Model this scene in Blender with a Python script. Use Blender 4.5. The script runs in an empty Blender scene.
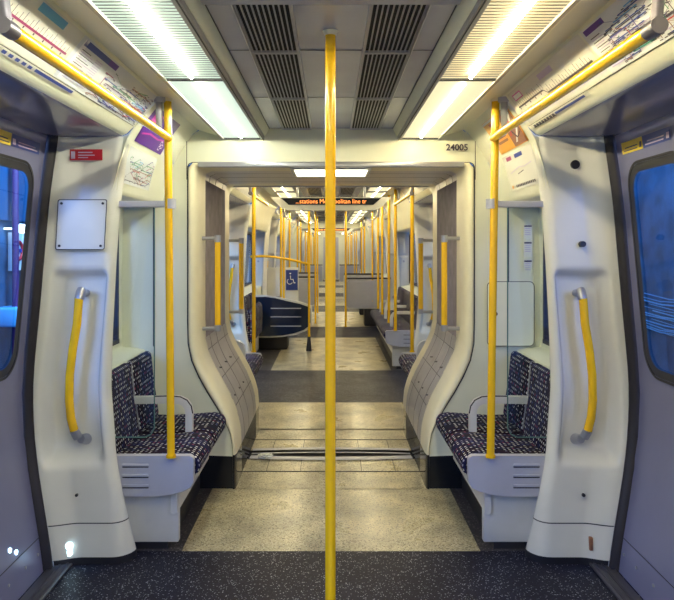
import bpy, bmesh, math, random
from math import pi, sin, cos, radians, exp
from mathutils import Vector
random.seed(7)
SC = bpy.context.scene
COL = SC.collection
# ------------------------------------------------------------------ camera, world, exposure
cd = bpy.data.cameras.new('camera'); cam = bpy.data.objects.new('camera', cd); COL.objects.link(cam)
cam.location = (0, 0, 1.45); cam.rotation_euler = (pi/2, 0, 0)
cd.sensor_width = 36; cd.lens = 36*670/674; cd.shift_x = 6/674; cd.shift_y = -52/674
cd.clip_start = .05; cd.clip_end = 200
SC.camera = cam
w = bpy.data.worlds.new('dusk'); SC.world = w; w.use_nodes = True
bg = w.node_tree.nodes['Background']
bg.inputs['Color'].default_value = (0.03, 0.17, 0.6, 1); bg.inputs['Strength'].default_value = 1.1
SC.view_settings.view_transform = 'Standard'; SC.view_settings.look = 'None'
SC.view_settings.gamma = 1; SC.view_settings.exposure = 0.24
DIFF = 1.0      # brightness of ceiling diffusers
TUBE = 105.0      # brightness of the tubes behind them

def area(name, loc, target, sx, sy, power, color):
    l = bpy.data.lights.new(name, 'AREA'); l.shape = 'RECTANGLE'; l.size = sx; l.size_y = sy
    l.energy = power; l.color = color
    o = bpy.data.objects.new(name, l); COL.objects.link(o); o.location = loc
    o.rotation_euler = (Vector(target)-Vector(loc)).to_track_quat('-Z', 'Y').to_euler()
    return o
# bluish station floodlight coming in through the windows behind and beside the camera
area('platform_floodlight', (-3.0, -0.6, 2.6), (0.0, 2.6, 0.9), 1.2, 1.2, 120, (.25, .42, 1))
area('platform_floodlight', (3.0, -0.6, 2.6), (0.0, 2.6, 0.9), 1.2, 1.2, 70, (.35, .45, 1))

# ------------------------------------------------------------------ materials
def mat(name, col, rough=.4, metal=0, emit=None, estr=0, noise=0, nscale=8, bump=0, bscale=60, coat=0, spec=.5):
    m = bpy.data.materials.new(name); m.use_nodes = True
    nt = m.node_tree; b = nt.nodes['Principled BSDF']
    b.inputs['Base Color'].default_value = (*col, 1); b.inputs['Roughness'].default_value = rough
    b.inputs['Metallic'].default_value = metal; b.inputs['Coat Weight'].default_value = coat
    b.inputs['Specular IOR Level'].default_value = spec
    if emit: b.inputs['Emission Color'].default_value = (*emit, 1); b.inputs['Emission Strength'].default_value = estr
    if noise or bump:
        tc = nt.nodes.new('ShaderNodeTexCoord')
    if noise:
        n = nt.nodes.new('ShaderNodeTexNoise'); n.inputs['Scale'].default_value = nscale; n.inputs['Detail'].default_value = 5
        nt.links.new(tc.outputs['Object'], n.inputs['Vector'])
        r = nt.nodes.new('ShaderNodeValToRGB')
        r.color_ramp.elements[0].position = .3; r.color_ramp.elements[1].position = .7
        r.color_ramp.elements[0].color = (*[c*(1-noise) for c in col], 1)
        r.color_ramp.elements[1].color = (*[min(1, c*(1+noise*.5)) for c in col], 1)
        nt.links.new(n.outputs['Fac'], r.inputs['Fac']); nt.links.new(r.outputs['Color'], b.inputs['Base Color'])
    if bump:
        n2 = nt.nodes.new('ShaderNodeTexNoise'); n2.inputs['Scale'].default_value = bscale
        nt.links.new(tc.outputs['Object'], n2.inputs['Vector'])
        bp = nt.nodes.new('ShaderNodeBump'); bp.inputs['Strength'].default_value = bump; bp.inputs['Distance'].default_value = .003
        nt.links.new(n2.outputs['Fac'], bp.inputs['Height']); nt.links.new(bp.outputs['Normal'], b.inputs['Normal'])
    return m
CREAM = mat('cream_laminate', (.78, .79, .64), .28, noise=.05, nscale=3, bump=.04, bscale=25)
MOULD = mat('white_moulding', (.75, .75, .71), .25, noise=.06, nscale=4)
BAND = mat('ivory_edge', (.86, .80, .58), .3, noise=.05)
CEILM = mat('ceiling_panel', (.60, .62, .74), .27, .3, noise=.12, nscale=3)
LEDGE = mat('soffit_shaded', (.20, .20, .32), .14, .1)  # shade of the downward-facing soffit put into its colour
SEAM = mat('seam_line', (.03, .03, .035), .6)
LINT = mat('lintel_grey', (.62, .58, .55), .3)
SEAMG = mat('seam_grey', (.12, .11, .11), .6)
BLACK = mat('black_rubber', (.02, .02, .028), .45)
GLOSSK = mat('black_gloss', (.012, .014, .02), .12)
SILL = mat('sill_metal', (.09, .09, .12), .35, .5)
SEAL = mat('door_seal', (.02, .017, .025), .5)
YEL = mat('yellow_enamel', (.95, .56, .008), .22, noise=.06, nscale=14, coat=.4)
STEEL = mat('grey_steel', (.42, .43, .48), .3, .6)
BRKT = mat('bracket_dark_grey', (.14, .13, .17), .35, .4)
GREYP = mat('grey_paint', (.46, .47, .56), .38, noise=.06)
DOORM = mat('door_grey', (.19, .20, .36), .3, .1, noise=.08, nscale=4)
BELL = mat('bellows_grey', (.30, .26, .27), .5, noise=.22, nscale=10)
GREYL = mat('lining_grey', (.40, .38, .37), .35, noise=.15, nscale=7)
BEIGEB = mat('white_seatbase', (.68, .68, .68), .35, noise=.1, nscale=5)
PAPER = mat('poster_paper', (.80, .80, .72), .22)
PAPERW = mat('map_paper', (.82, .86, .88), .2)
PURP = mat('print_purple', (.10, .02, .30), .3)
PINK = mat('print_pink', (.62, .05, .42), .3)
PBLUE = mat('print_blue', (.03, .06, .32), .3)
CYAN = mat('print_light_blue', (.12, .42, .72), .3)
MAGE = mat('print_magenta', (.30, .03, .14), .3)
GREEN = mat('print_green', (.05, .3, .15), .3)
PRED = mat('print_red', (.55, .03, .04), .3)
PORA = mat('print_orange', (.85, .42, .06), .3)
PBRN = mat('print_brown', (.28, .12, .07), .3)
INK = mat('print_ink', (.06, .05, .08), .4)
LILAC = mat('print_lilac', (.5, .42, .62), .3)
WHT = mat('print_white', (.9, .9, .9), .3)
REDS = mat('sticker_red', (.42, .015, .03), .3)
YST = mat('sticker_yellow', (.82, .62, .05), .3)
BST = mat('sticker_blue', (.03, .06, .30), .3)
DARKV = mat('vent_dark', (.008, .008, .012), .7)
BARM = mat('vent_bar', (.55, .55, .60), .3, .5)
CARD = mat('blue_shell', (.008, .016, .045), .12, coat=.6)
LED = mat('led_orange', (.3, .05, 0), .5, emit=(1, .30, .06), estr=2.0)
SPOTM = mat('bright_spot', (.5, .8, 1), .4, emit=(.55, .85, 1), estr=5)  # shared by the pillar indicator and the screw glints painted on the door
BLUEL = mat('indicator_blue', (.05, .2, .8), .4, emit=(.05, .3, 1), estr=1.2)
PLATW = mat('platform_wall', (.03, .11, .22), .5, noise=.5, nscale=5)
PLATG = mat('platform_teal', (.02, .09, .20), .5)
PLATP = mat('platform_pink', (.10, .03, .12), .5)
LAMPW = mat('platform_lamp', (.9, .95, 1), .5, emit=(.8, .95, 1), estr=4)

def glass(name, tint, refl=.12):
    m = bpy.data.materials.new(name); m.use_nodes = True; nt = m.node_tree
    for n in list(nt.nodes):
        if n.type != 'OUTPUT_MATERIAL': nt.nodes.remove(n)
    out = nt.nodes['Material Output']
    t = nt.nodes.new('ShaderNodeBsdfTransparent'); t.inputs['Color'].default_value = (*tint, 1)
    g = nt.nodes.new('ShaderNodeBsdfGlossy'); g.inputs['Roughness'].default_value = .03
    lw = nt.nodes.new('ShaderNodeLayerWeight'); lw.inputs['Blend'].default_value = .5
    pw = nt.nodes.new('ShaderNodeMath'); pw.operation = 'POWER'; pw.inputs[1].default_value = 4.5; nt.links.new(lw.outputs['Facing'], pw.inputs[0])
    f = nt.nodes.new('ShaderNodeMath'); f.operation = 'MULTIPLY_ADD'; f.inputs[1].default_value = .8; f.inputs[2].default_value = .04; nt.links.new(pw.outputs[0], f.inputs[0])
    mx = nt.nodes.new('ShaderNodeMixShader')
    nt.links.new(f.outputs[0], mx.inputs[0]); nt.links.new(t.outputs[0], mx.inputs[1]); nt.links.new(g.outputs[0], mx.inputs[2])
    nt.links.new(mx.outputs[0], out.inputs['Surface'])
    return m
GLASS = glass('window_glass', (.75, .88, .95))
CLEAR = glass('screen_glass', (.93, .96, .95))

def speckle(name, base, light, dark, thr, rough, scale=220, coat=.15, stain=.25, sp=.4):
    m = bpy.data.materials.new(name); m.use_nodes = True; nt = m.node_tree; b = nt.nodes['Principled BSDF']
    tc = nt.nodes.new('ShaderNodeTexCoord')
    v = nt.nodes.new('ShaderNodeTexVoronoi'); v.inputs['Scale'].default_value = scale
    nt.links.new(tc.outputs['Object'], v.inputs['Vector'])
    r = nt.nodes.new('ShaderNodeValToRGB'); r.color_ramp.interpolation = 'CONSTANT'
    e = r.color_ramp.elements; e[0].position = 0; e[0].color = (*dark, 1); e[1].position = thr[0]; e[1].color = (*base, 1)
    e2 = r.color_ramp.elements.new(thr[1]); e2.color = (*light, 1)
    sep = nt.nodes.new('ShaderNodeSeparateColor')
    nt.links.new(v.outputs['Color'], sep.inputs[0]); nt.links.new(sep.outputs[0], r.inputs['Fac'])
    n = nt.nodes.new('ShaderNodeTexNoise'); n.inputs['Scale'].default_value = 3.2; n.inputs['Detail'].default_value = 8
    nt.links.new(tc.outputs['Object'], n.inputs['Vector'])
    r2 = nt.nodes.new('ShaderNodeValToRGB'); r2.color_ramp.elements[0].position = .35; r2.color_ramp.elements[1].position = .62
    r2.color_ramp.elements[0].color = (1-stain, 1-stain, 1-stain*.9, 1); r2.color_ramp.elements[1].color = (1, 1, 1, 1)
    nt.links.new(n.outputs['Fac'], r2.inputs['Fac'])
    b.inputs['Specular IOR Level'].default_value = sp
    mx = nt.nodes.new('ShaderNodeMix'); mx.data_type = 'RGBA'; mx.blend_type = 'MULTIPLY'; mx.inputs[0].default_value = 1
    nt.links.new(r.outputs['Color'], mx.inputs[6]); nt.links.new(r2.outputs['Color'], mx.inputs[7])
    nt.links.new(mx.outputs[2], b.inputs['Base Color'])
    mr = nt.nodes.new('ShaderNodeMapRange'); mr.inputs[3].default_value = rough+.12; mr.inputs[4].default_value = rough-.05
    nt.links.new(n.outputs['Fac'], mr.inputs[0]); nt.links.new(mr.outputs[0], b.inputs['Roughness'])
    b.inputs['Coat Weight'].default_value = coat; b.inputs['Coat Roughness'].default_value = .2
    return m
FBEIGE = speckle('floor_beige', (.52, .46, .29), (.68, .62, .43), (.20, .17, .12), (.16, .72), .26, 170, stain=.5)
FDARK = speckle('floor_dark', (.014, .015, .036), (.34, .36, .42), (.006, .007, .018), (.35, .95), .42, 250, coat=.0, stain=.25, sp=.15)
FDARK2 = speckle('floor_edge_dark', (.05, .045, .06), (.16, .15, .16), (.03, .03, .04), (.35, .9), .4, 150)

def fabric():
    m = bpy.data.materials.new('moquette'); m.use_nodes = True; nt = m.node_tree; b = nt.nodes['Principled BSDF']
    N = nt.nodes.new; L = nt.links.new
    uv = N('ShaderNodeUVMap'); uv.uv_map = 'UVMap'
    mp = N('ShaderNodeMapping'); mp.inputs['Scale'].default_value = (42, 40, 1); mp.inputs['Rotation'].default_value = (0, 0, .0)
    L(uv.outputs[0], mp.inputs[0])
    fl = N('ShaderNodeVectorMath'); fl.operation = 'FLOOR'; L(mp.outputs[0], fl.inputs[0])
    fr = N('ShaderNodeVectorMath'); fr.operation = 'FRACTION'; L(mp.outputs[0], fr.inputs[0])
    wn = N('ShaderNodeTexWhiteNoise'); wn.noise_dimensions = '2D'; L(fl.outputs[0], wn.inputs['Vector'])
    sp = N('ShaderNodeSeparateXYZ'); L(fr.outputs[0], sp.inputs[0])
    sc = N('ShaderNodeSeparateXYZ'); L(fl.outputs[0], sc.inputs[0])
    def M(op, a, bb=None, c=None):
        n = N('ShaderNodeMath'); n.operation = op
        for i, q in enumerate((a, bb, c)):
            if q is None: continue
            if isinstance(q, (int, float)): n.inputs[i].default_value = q
            else: L(q, n.inputs[i])
        return n.outputs[0]
    inx = M('MULTIPLY', M('GREATER_THAN', sp.outputs[0], .26), M('LESS_THAN', sp.outputs[0], .72))
    iny = M('MULTIPLY', M('GREATER_THAN', sp.outputs[1], .32), M('LESS_THAN', sp.outputs[1], .65))
    sepc = N('ShaderNodeSeparateColor'); L(wn.outputs['Color'], sepc.inputs[0])
    on = M('GREATER_THAN', sepc.outputs[0], .24)
    mask = M('MULTIPLY', M('MULTIPLY', inx, iny), on)
    ramp = N('ShaderNodeValToRGB'); ramp.color_ramp.interpolation = 'CONSTANT'
    cols = [(0, (.72, .72, .76)), (.42, (.30, .30, .44)), (.6, (.75, .74, .7)), (.75, (.10, .13, .35)), (.9, (.34, .07, .16))]
    e = ramp.color_ramp.elements
    e[0].position = 0; e[0].color = (*cols[0][1], 1); e[1].position = cols[1][0]; e[1].color = (*cols[1][1], 1)
    for p, c in cols[2:]:
        q = e.new(p); q.color = (*c, 1)
    L(sepc.outputs[1], ramp.inputs[0])
    # dark ground with stripes of navy / near black per column
    wn2 = N('ShaderNodeTexWhiteNoise'); wn2.noise_dimensions = '1D'; L(sc.outputs[1], wn2.inputs['W'])
    gr = N('ShaderNodeValToRGB'); gr.color_ramp.interpolation = 'CONSTANT'
    gr.color_ramp.elements[0].color = (.006, .008, .028, 1); gr.color_ramp.elements[1].position = .45
    gr.color_ramp.elements[1].color = (.012, .013, .06, 1); q = gr.color_ramp.elements.new(.78); q.color = (.016, .007, .022, 1)
    L(wn2.outputs['Value'], gr.inputs[0])
    mx = N('ShaderNodeMix'); mx.data_type = 'RGBA'; L(mask, mx.inputs[0]); L(gr.outputs[0], mx.inputs[6]); L(ramp.outputs[0], mx.inputs[7])
    L(mx.outputs[2], b.inputs['Base Color']); b.inputs['Roughness'].default_value = .85
    b.inputs['Specular IOR Level'].default_value = .15
    return m
FAB = fabric()
PIPE = mat('seat_piping', (.30, .30, .36), .6)

def lampmat(name, col, s):
    return mat(name, (.05, .05, .05), .6, emit=col, estr=s)
L_COOL = lampmat('diffuser_cool', (.78, .95, .80), DIFF*.75); T_COOL = lampmat('tube_cool', (1, .98, .74), TUBE)
L_WARM = lampmat('diffuser_warm', (1, .87, .52), DIFF*.80); T_WARM = lampmat('tube_warm', (1, .84, .48), TUBE)
RIBC = mat('louvre_rib', (.10, .13, .12), .5); RIBW = mat('louvre_rib_warm', (.16, .12, .06), .5)
TRAYM = mat('tray_frame', (.36, .36, .36), .4, .2)

# ------------------------------------------------------------------ mesh collector
class MB:
    def __init__(s, mats=None): s.v = []; s.f = []; s.mi = []; s.uv = {}; s.sm = []
    def add(s, vs, fs, mi=0, smooth=False, uvs=None):
        o = len(s.v); s.v += [tuple(p) for p in vs]
        for k, f in enumerate(fs):
            s.f.append(tuple(i+o for i in f)); s.mi.append(mi); s.sm.append(smooth)
            if uvs: s.uv[len(s.f)-1] = [uvs[i] for i in f]
    def box(s, x0, x1, y0, y1, z0, z1, mi=0, b=0):
        if b > 0:
            bm = bmesh.new(); bmesh.ops.create_cube(bm, size=1)
            for v in bm.verts:
                v.co = Vector(((x0+x1)/2+v.co.x*(x1-x0), (y0+y1)/2+v.co.y*(y1-y0), (z0+z1)/2+v.co.z*(z1-z0)))
            bmesh.ops.bevel(bm, geom=bm.edges[:], offset=b, segments=2, affect='EDGES', profile=.5)
            bm.verts.index_update()
            s.add([v.co[:] for v in bm.verts], [[v.index for v in f.verts] for f in bm.faces], mi, True); bm.free(); return
        s.add([(x0,y0,z0),(x1,y0,z0),(x1,y1,z0),(x0,y1,z0),(x0,y0,z1),(x1,y0,z1),(x1,y1,z1),(x0,y1,z1)],
              [(0,3,2,1),(4,5,6,7),(0,1,5,4),(1,2,6,5),(2,3,7,6),(3,0,4,7)], mi)
    def tube(s, pts, r, n=12, mi=0, cap=True, rr=None):
        pts = [Vector(p) for p in pts]; vs = []; fs = []
        t0 = (pts[1]-pts[0]).normalized()
        up = Vector((0,0,1)) if abs(t0.z) < .9 else Vector((0,1,0))
        a = t0.cross(up).normalized(); prev = t0
        for i, p in enumerate(pts):
            if i == 0: t = t0
            elif i == len(pts)-1: t = (pts[i]-pts[i-1]).normalized()
            else: t = ((pts[i+1]-p).normalized()+(p-pts[i-1]).normalized()).normalized()
            q = prev.rotation_difference(t); a = q @ a; prev = t; b = t.cross(a).normalized()
            rad = rr[i] if rr else r
            for k in range(n):
                an = 2*pi*k/n; vs.append(p+a*(cos(an)*rad)+b*(sin(an)*rad))
        for i in range(len(pts)-1):
            for k in range(n):
                k2 = (k+1) % n; fs.append((i*n+k, i*n+k2, (i+1)*n+k2, (i+1)*n+k))
        s.add(vs, fs, mi, True)
        if cap:
            s.add([vs[k] for k in range(n)], [tuple(range(n))[::-1]], mi)
            s.add([vs[-n+k] for k in range(n)], [tuple(range(n))], mi)
    def sweep(s, prof, y0, y1, mi=0, smooth=False, close=False, flip=False):   # open profile (x,z) swept along y
        n = len(prof); vs = [(x, y0, z) for x, z in prof]+[(x, y1, z) for x, z in prof]
        R = n if close else n-1
        fs = [(i, (i+1) % n, n+(i+1) % n, n+i) for i in range(R)]
        if flip: fs = [f[::-1] for f in fs]
        s.add(vs, fs, mi, smooth)
    def prism(s, poly, y0, y1, mi=0):                                            # closed polygon (x,z) extruded along y
        n = len(poly); vs = [(x, y0, z) for x, z in poly]+[(x, y1, z) for x, z in poly]
        s.add(vs, [tuple(range(n)), tuple(range(n, 2*n))[::-1]]+[(i, n+i, n+(i+1) % n, (i+1) % n) for i in range(n)], mi)
    def soft(s, prof, y0, y1, r=.02, mi=0, seg=4):                                # padded cushion: closed profile with rounded ends, UV by arc length
        n = len(prof); cx = sum(p[0] for p in prof)/n; cz = sum(p[1] for p in prof)/n
        al = [0]
        for i in range(n):
            p, q = prof[i], prof[(i+1) % n]; al.append(al[-1]+math.hypot(q[0]-p[0], q[1]-p[1]))
        # inward normals
        nor = []
        area2 = sum(prof[i][0]*prof[(i+1) % n][1]-prof[(i+1) % n][0]*prof[i][1] for i in range(n))
        sg = 1 if area2 > 0 else -1
        for i in range(n):
            a = prof[i-1]; c = prof[(i+1) % n]; dx, dz = c[0]-a[0], c[1]-a[1]; l = math.hypot(dx, dz) or 1
            nor.append((-dz/l*sg, dx/l*sg))
        rings = []
        for k in range(seg+1):
            an = pi/2*k/seg; rings.append((y0+r*(1-sin(an)), r*(1-cos(an))))
        m_ = 6
        ys = [(y0+r*(1-sin(pi/2*k/seg)), r*(1-cos(pi/2*k/seg))) for k in range(seg, -1, -1)]
        ys = [(y0+r*(1-cos(pi/2*k/seg)), r*(1-sin(pi/2*k/seg))) for k in range(seg+1)]
        ys += [(y1-r*(1-cos(pi/2*k/seg)), r*(1-sin(pi/2*k/seg))) for k in range(seg, -1, -1)]
        vs = []; uvs = []
        for (y, d) in ys:
            for i in range(n+1):
                p = prof[i % n]; q = nor[i % n]
                vs.append((p[0]+q[0]*d, y, p[1]+q[1]*d)); uvs.append((al[i], y))
        fs = []
        for j in range(len(ys)-1):
            for i in range(n):
                fs.append((j*(n+1)+i, j*(n+1)+i+1, (j+1)*(n+1)+i+1, (j+1)*(n+1)+i))
        s.add(vs, fs, mi, True, uvs)
        for j in (0, len(ys)-1):
            ring = [vs[j*(n+1)+i] for i in range(n)]
            f = tuple(range(n)); s.add(ring, [f if j else f[::-1]], mi, True, [(p[0], p[2]) for p in ring])
    def loft(s, A, B, M, fn, mi=0, smooth=True, close=True):                      # A,B equal-length loops of 2D points
        n = len(A); vs = []; fs = []
        for j in range(M+1):
            t = j/M
            for a, b in zip(A, B): vs.append(fn(a[0]*(1-t)+b[0]*t, a[1]*(1-t)+b[1]*t))
        R = n if close else n-1
        for j in range(M):
            for i in range(R):
                fs.append((j*n+i, j*n+(i+1) % n, (j+1)*n+(i+1) % n, (j+1)*n+i))
        s.add(vs, fs, mi, smooth)
    def grid(s, fn, nu, nv, mi=0, smooth=True):
        vs = [fn(i/nu, j/nv) for j in range(nv+1) for i in range(nu+1)]
        fs = [(j*(nu+1)+i, j*(nu+1)+i+1, (j+1)*(nu+1)+i+1, (j+1)*(nu+1)+i) for j in range(nv) for i in range(nu)]
        s.add(vs, fs, mi, smooth)

class Ctx:            # local frame of a piece: x outward from the aisle, y along the train
    def __init__(s, sx=1, y0=0, sy=1, loc=(0, 0, 0)):
        s.sx, s.y0, s.sy = sx, y0, sy; s.loc = Vector((sx*loc[0], y0+sy*loc[1], loc[2]))
    def W(s, p): return (s.sx*p[0], s.y0+s.sy*p[1], p[2])

def mk(name, mb, mats, parent=None, ctx=None, solid=0):
    ctx = ctx or Ctx(); base = parent.location if parent else None
    top = parent
    off = Vector((0, 0, 0))
    if parent:
        p = parent
        while p: off += Vector(p.location); p = p.parent
    vs = [Vector(ctx.W(p)) for p in mb.v]
    if not parent:      # put the origin at the base centre
        xs = [v.x for v in vs]; ys = [v.y for v in vs]; zs = [v.z for v in vs]
        off = Vector(((min(xs)+max(xs))/2, (min(ys)+max(ys))/2, min(zs)))
    flip = ctx.sx*ctx.sy < 0
    me = bpy.data.meshes.new(name)
    me.from_pydata([v-off for v in vs], [], [f[::-1] if flip else f for f in mb.f])
    if not isinstance(mats, (list, tuple)): mats = [mats]
    for m in mats: me.materials.append(m)
    for i, p in enumerate(me.polygons): p.material_index = mb.mi[i]; p.use_smooth = mb.sm[i]
    if mb.uv:
        ul = me.uv_layers.new(name='UVMap')
        for i, p in enumerate(me.polygons):
            if i in mb.uv:
                u = mb.uv[i][::-1] if flip else mb.uv[i]
                for k, li in enumerate(p.loop_indices): ul.data[li].uv = u[k]
    me.validate(); me.update()
    o = bpy.data.objects.new(name, me); COL.objects.link(o)
    if parent: o.parent = parent
    else: o.location = off
    if solid:
        md = o.modifiers.new('thickness', 'SOLIDIFY'); md.thickness = solid; md.offset = 0
    return o
def tag(o, label=None, cat=None, group=None, kind=None):
    if label: o['label'] = label
    if cat: o['category'] = cat
    if group: o['group'] = group
    if kind: o['kind'] = kind
    return o
def root(name, loc, label, cat, group=None):
    o = bpy.data.objects.new(name, None); COL.objects.link(o); o.location = loc; o.empty_display_size = .1
    return tag(o, label, cat, group)
def struct(name, mb, mats, label=None, ctx=None, solid=0):
    o = mk(name, mb, mats, ctx=ctx, solid=solid); return tag(o, label, kind='structure')
def text_mb(txt, size, align='CENTER', ext=.0015):
    c = bpy.data.curves.new('t', 'FONT'); c.body = txt; c.size = size; c.align_x = align; c.extrude = ext; c.offset = .0012 if size < .055 else 0; c.resolution_u = 3
    o = bpy.data.objects.new('t', c); COL.objects.link(o); bpy.context.view_layer.update()
    me = bpy.data.meshes.new_from_object(o.evaluated_get(bpy.context.evaluated_depsgraph_get()))
    bpy.data.objects.remove(o); vs = [v.co.copy() for v in me.vertices]; fs = [tuple(p.vertices) for p in me.polygons]
    bpy.data.meshes.remove(me); return vs, fs
def text_w(name, txt, size, fn, m, parent=None):     # fn maps local (x,y,z) to world
    vs, fs = text_mb(txt, size); b = MB(); b.add([fn(v) for v in vs], fs); return mk(name, b, m, parent)

# ------------------------------------------------------------------ train cross-section (x outward, z up)
def interp(tab, z):
    if z <= tab[0][0]: return tab[0][1]
    for (a, xa), (b, xb) in zip(tab, tab[1:]):
        if z <= b:
            t = (z-a)/(b-a); return xa*(1-t)+xb*t
    return tab[-1][1]
def smooth_tab(tab, z, h=.06): return (interp(tab, z-h)+2*interp(tab, z)+interp(tab, z+h))/4
DT = [(0, 1.285), (.15, 1.31), (.3, 1.343), (.45, 1.376), (.6, 1.40), (.76, 1.408), (.9, 1.402), (1.21, 1.372), (1.67, 1.332), (1.96, 1.29), (2.1, 1.27)]
def D(z): return smooth_tab(DT, z)
DOOR_COVE = [(.80, 2.16), (.915, 2.017), (.938, 1.995), (.952, 1.982), (.972, 1.973), (1.0, 1.970), (1.34, 1.958)]
SEAT_COVE = [(.80, 2.16), (.832, 2.135), (.89, 2.06), (.95, 1.96), (.985, 1.85), (1.015, 1.73), (1.022, 1.715), (1.035, 1.705), (1.25, 1.70)]
WIN0, WIN1 = .90, 1.66
def polyline_pt(P, d):
    for (a, b) in zip(P, P[1:]):
        l = math.hypot(b[0]-a[0], b[1]-a[1])
        if d <= l or b is P[-1]:
            t = d/l; n = (-(b[1]-a[1])/l, (b[0]-a[0])/l); 
            return a[0]+(b[0]-a[0])*t, a[1]+(b[1]-a[1])*t, n
        d -= l
def cove(P, d, off):  # off > 0 = into the saloon
    x, z, n = polyline_pt(P, d); return x-n[0]*off if False else x+(-1)*abs(n[0])*off, z-abs(n[1])*off

# gangway opening half profile, from floor up to the middle of the lintel
OPEN = [(.572, 0), (.572, .12), (.572, .24), (.580, .33), (.604, .42), (.645, .52), (.695, .61), (.745, .70), (.785, .79), (.803, .88),
        (.806, 1.0), (.806, 1.3), (.806, 1.6), (.806, 1.88), (.804, 1.915), (.795, 1.932), (.775, 1.94), (.5, 1.942), (.25, 1.942), (0, 1.942)]
def offset_open(d):
    out = []; n = len(OPEN)
    for i, p in enumerate(OPEN):
        a = OPEN[max(0, i-1)]; b = OPEN[min(n-1, i+1)]; dx, dz = b[0]-a[0], b[1]-a[1]; l = math.hypot(dx, dz)
        out.append((p[0]+dz/l*d if i < n-1 else 0, p[1]-dx/l*d))
    out[0] = (out[0][0], 0)
    return out
def resample(P, N):
    L = [0]
    for a, b in zip(P, P[1:]): L.append(L[-1]+math.hypot(b[0]-a[0], b[1]-a[1]))
    out = []
    for k in range(N):
        d = L[-1]*k/(N-1)
        for i in range(len(P)-1):
            if d <= L[i+1]+1e-9:
                t = (d-L[i])/((L[i+1]-L[i]) or 1); out.append((P[i][0]*(1-t)+P[i+1][0]*t, P[i][1]*(1-t)+P[i+1][1]*t)); break
    return out
SIDEN = {-1: 'left', 1: 'right'}

# ------------------------------------------------------------------ building the carriages
FL_B, FL_D, FL_E, CE, WL, WR = MB(), MB(), MB(), MB(), MB(), MB()
def sweepx(prof, y0, y1, mb, sx, mi=0, smooth=True):
    mb.sweep([(sx*x, z) for x, z in prof], y0, y1, mi, smooth, flip=(sx < 0))

def shell_zone(kind, y0, y1, tr, i0=.075, i1=.075):
    """walls, floor and ceiling of one length of carriage"""
    fl = MB(); y0f, y1f = y0, y1
    if y0 in (Z1,): y0f = 3.205
    if y1 in (Z1,): y1f = 3.205
    if y0 == 5.38: y0f = 5.34
    sb = MB(); sb.box(-1.45, 1.45, y0-.05, y1+.05, -.10, -.03); struct('floor', sb, BLACK, 'added dark slab beneath the carriage floor, closing light leaks')  # slab added out of sight to stop world light leaking through floor gaps
    if kind == 'door':
        fl.add([(-1.30, y0f, 0), (1.30, y0f, 0), (1.30, y1f, 0), (-1.30, y1f, 0)], [(0, 1, 2, 3)])
        # fine raised ribs across the middle of the vestibule
        y = y0+.25
        while y < y1-.42 and y0 < 2:
            fl.box(-.98, .98, y, y+.009, 0, .003); y += .020
        struct('floor', fl, FDARK, 'dark speckled floor of the doorway, with fine ribs across')
    else:
        fl.add([(-.715, y0f, 0), (.715, y0f, 0), (.715, y1, 0), (-.715, y1, 0)], [(0, 1, 2, 3)])
        struct('floor', fl, FBEIGE, 'beige speckled floor of the aisle between the seats')
        for sx in (-1, 1):
            e = MB(); e.add([(sx*.715, y0f, 0), (sx*1.26, y0f, 0), (sx*1.26, y1, 0), (sx*.715, y1, 0)], [(0, 1, 2, 3)])
            struct('floor', e, FDARK2, 'dark floor strip under the seats on the %s' % SIDEN[sx])
    for sx in (-1, 1):
        mb = MB()
        if kind == 'door':
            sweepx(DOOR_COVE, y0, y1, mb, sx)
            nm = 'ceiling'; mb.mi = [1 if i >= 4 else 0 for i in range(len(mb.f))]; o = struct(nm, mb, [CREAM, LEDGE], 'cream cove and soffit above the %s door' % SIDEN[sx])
            for p in o.data.polygons:
                pass
        else:
            sweepx(SEAT_COVE, y0, y1, mb, sx)
            ya, yb = y0+i0, y1-i1
            sweepx([(1.25, 1.70), (1.25, WIN1)], ya, yb, mb, sx)
            sweepx([(1.262, WIN0), (1.262, .865), (1.255, .855), (1.13, .84), (1.12, .83), (1.12, .2)], ya, yb, mb, sx)
            sweepx([(1.12, .2), (1.12, 0)], ya, yb, mb, sx, mi=1)
            # pillars between windows
            for (a, b) in ((ya, y0+.10), (y1-.10, yb)):
                sweepx([(1.25, WIN1), (1.262, 1.3), (1.262, WIN0)], a, b, mb, sx)
            struct('wall_%s' % SIDEN[sx], mb, [CREAM, GLOSSK], 'cream side wall behind the %s seats' % SIDEN[sx])
            g = MB(); sweepx([(1.27, WIN1), (1.28, 1.3), (1.28, WIN0)], y0+.10, y1-.10, g, sx)
            win = tag(mk('window_%d' % (tr+(1 if sx > 0 else 0)), g, GLASS), 'long window in the %s wall above the seats' % SIDEN[sx], kind='structure')
            f = MB(); 
            for z in (WIN0, WIN1): f.box(sx*1.25 if sx < 0 else 1.25, sx*1.28, y0+.08, y1-.08, z-.012, z+.012)
            for y in (y0+.10, y1-.10): f.box(sx*1.25, sx*1.28, y-.012, y+.012, WIN0, WIN1)
            mk('window_frame', f, SEAL, win)
    c = MB()
    c.sweep([(-.80, 2.16), (-.656, 2.122), (-.397, 2.122), (-.372, 2.17), (.372, 2.17), (.397, 2.122), (.656, 2.122), (.80, 2.16)], y0, y1, 0)
    for i in range(len(c.f)): 
        if i in (3,): c.mi[i] = 1
    struct('ceiling', c, [CREAM, CEILM], 'grey metal ceiling with cream side strips')

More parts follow.
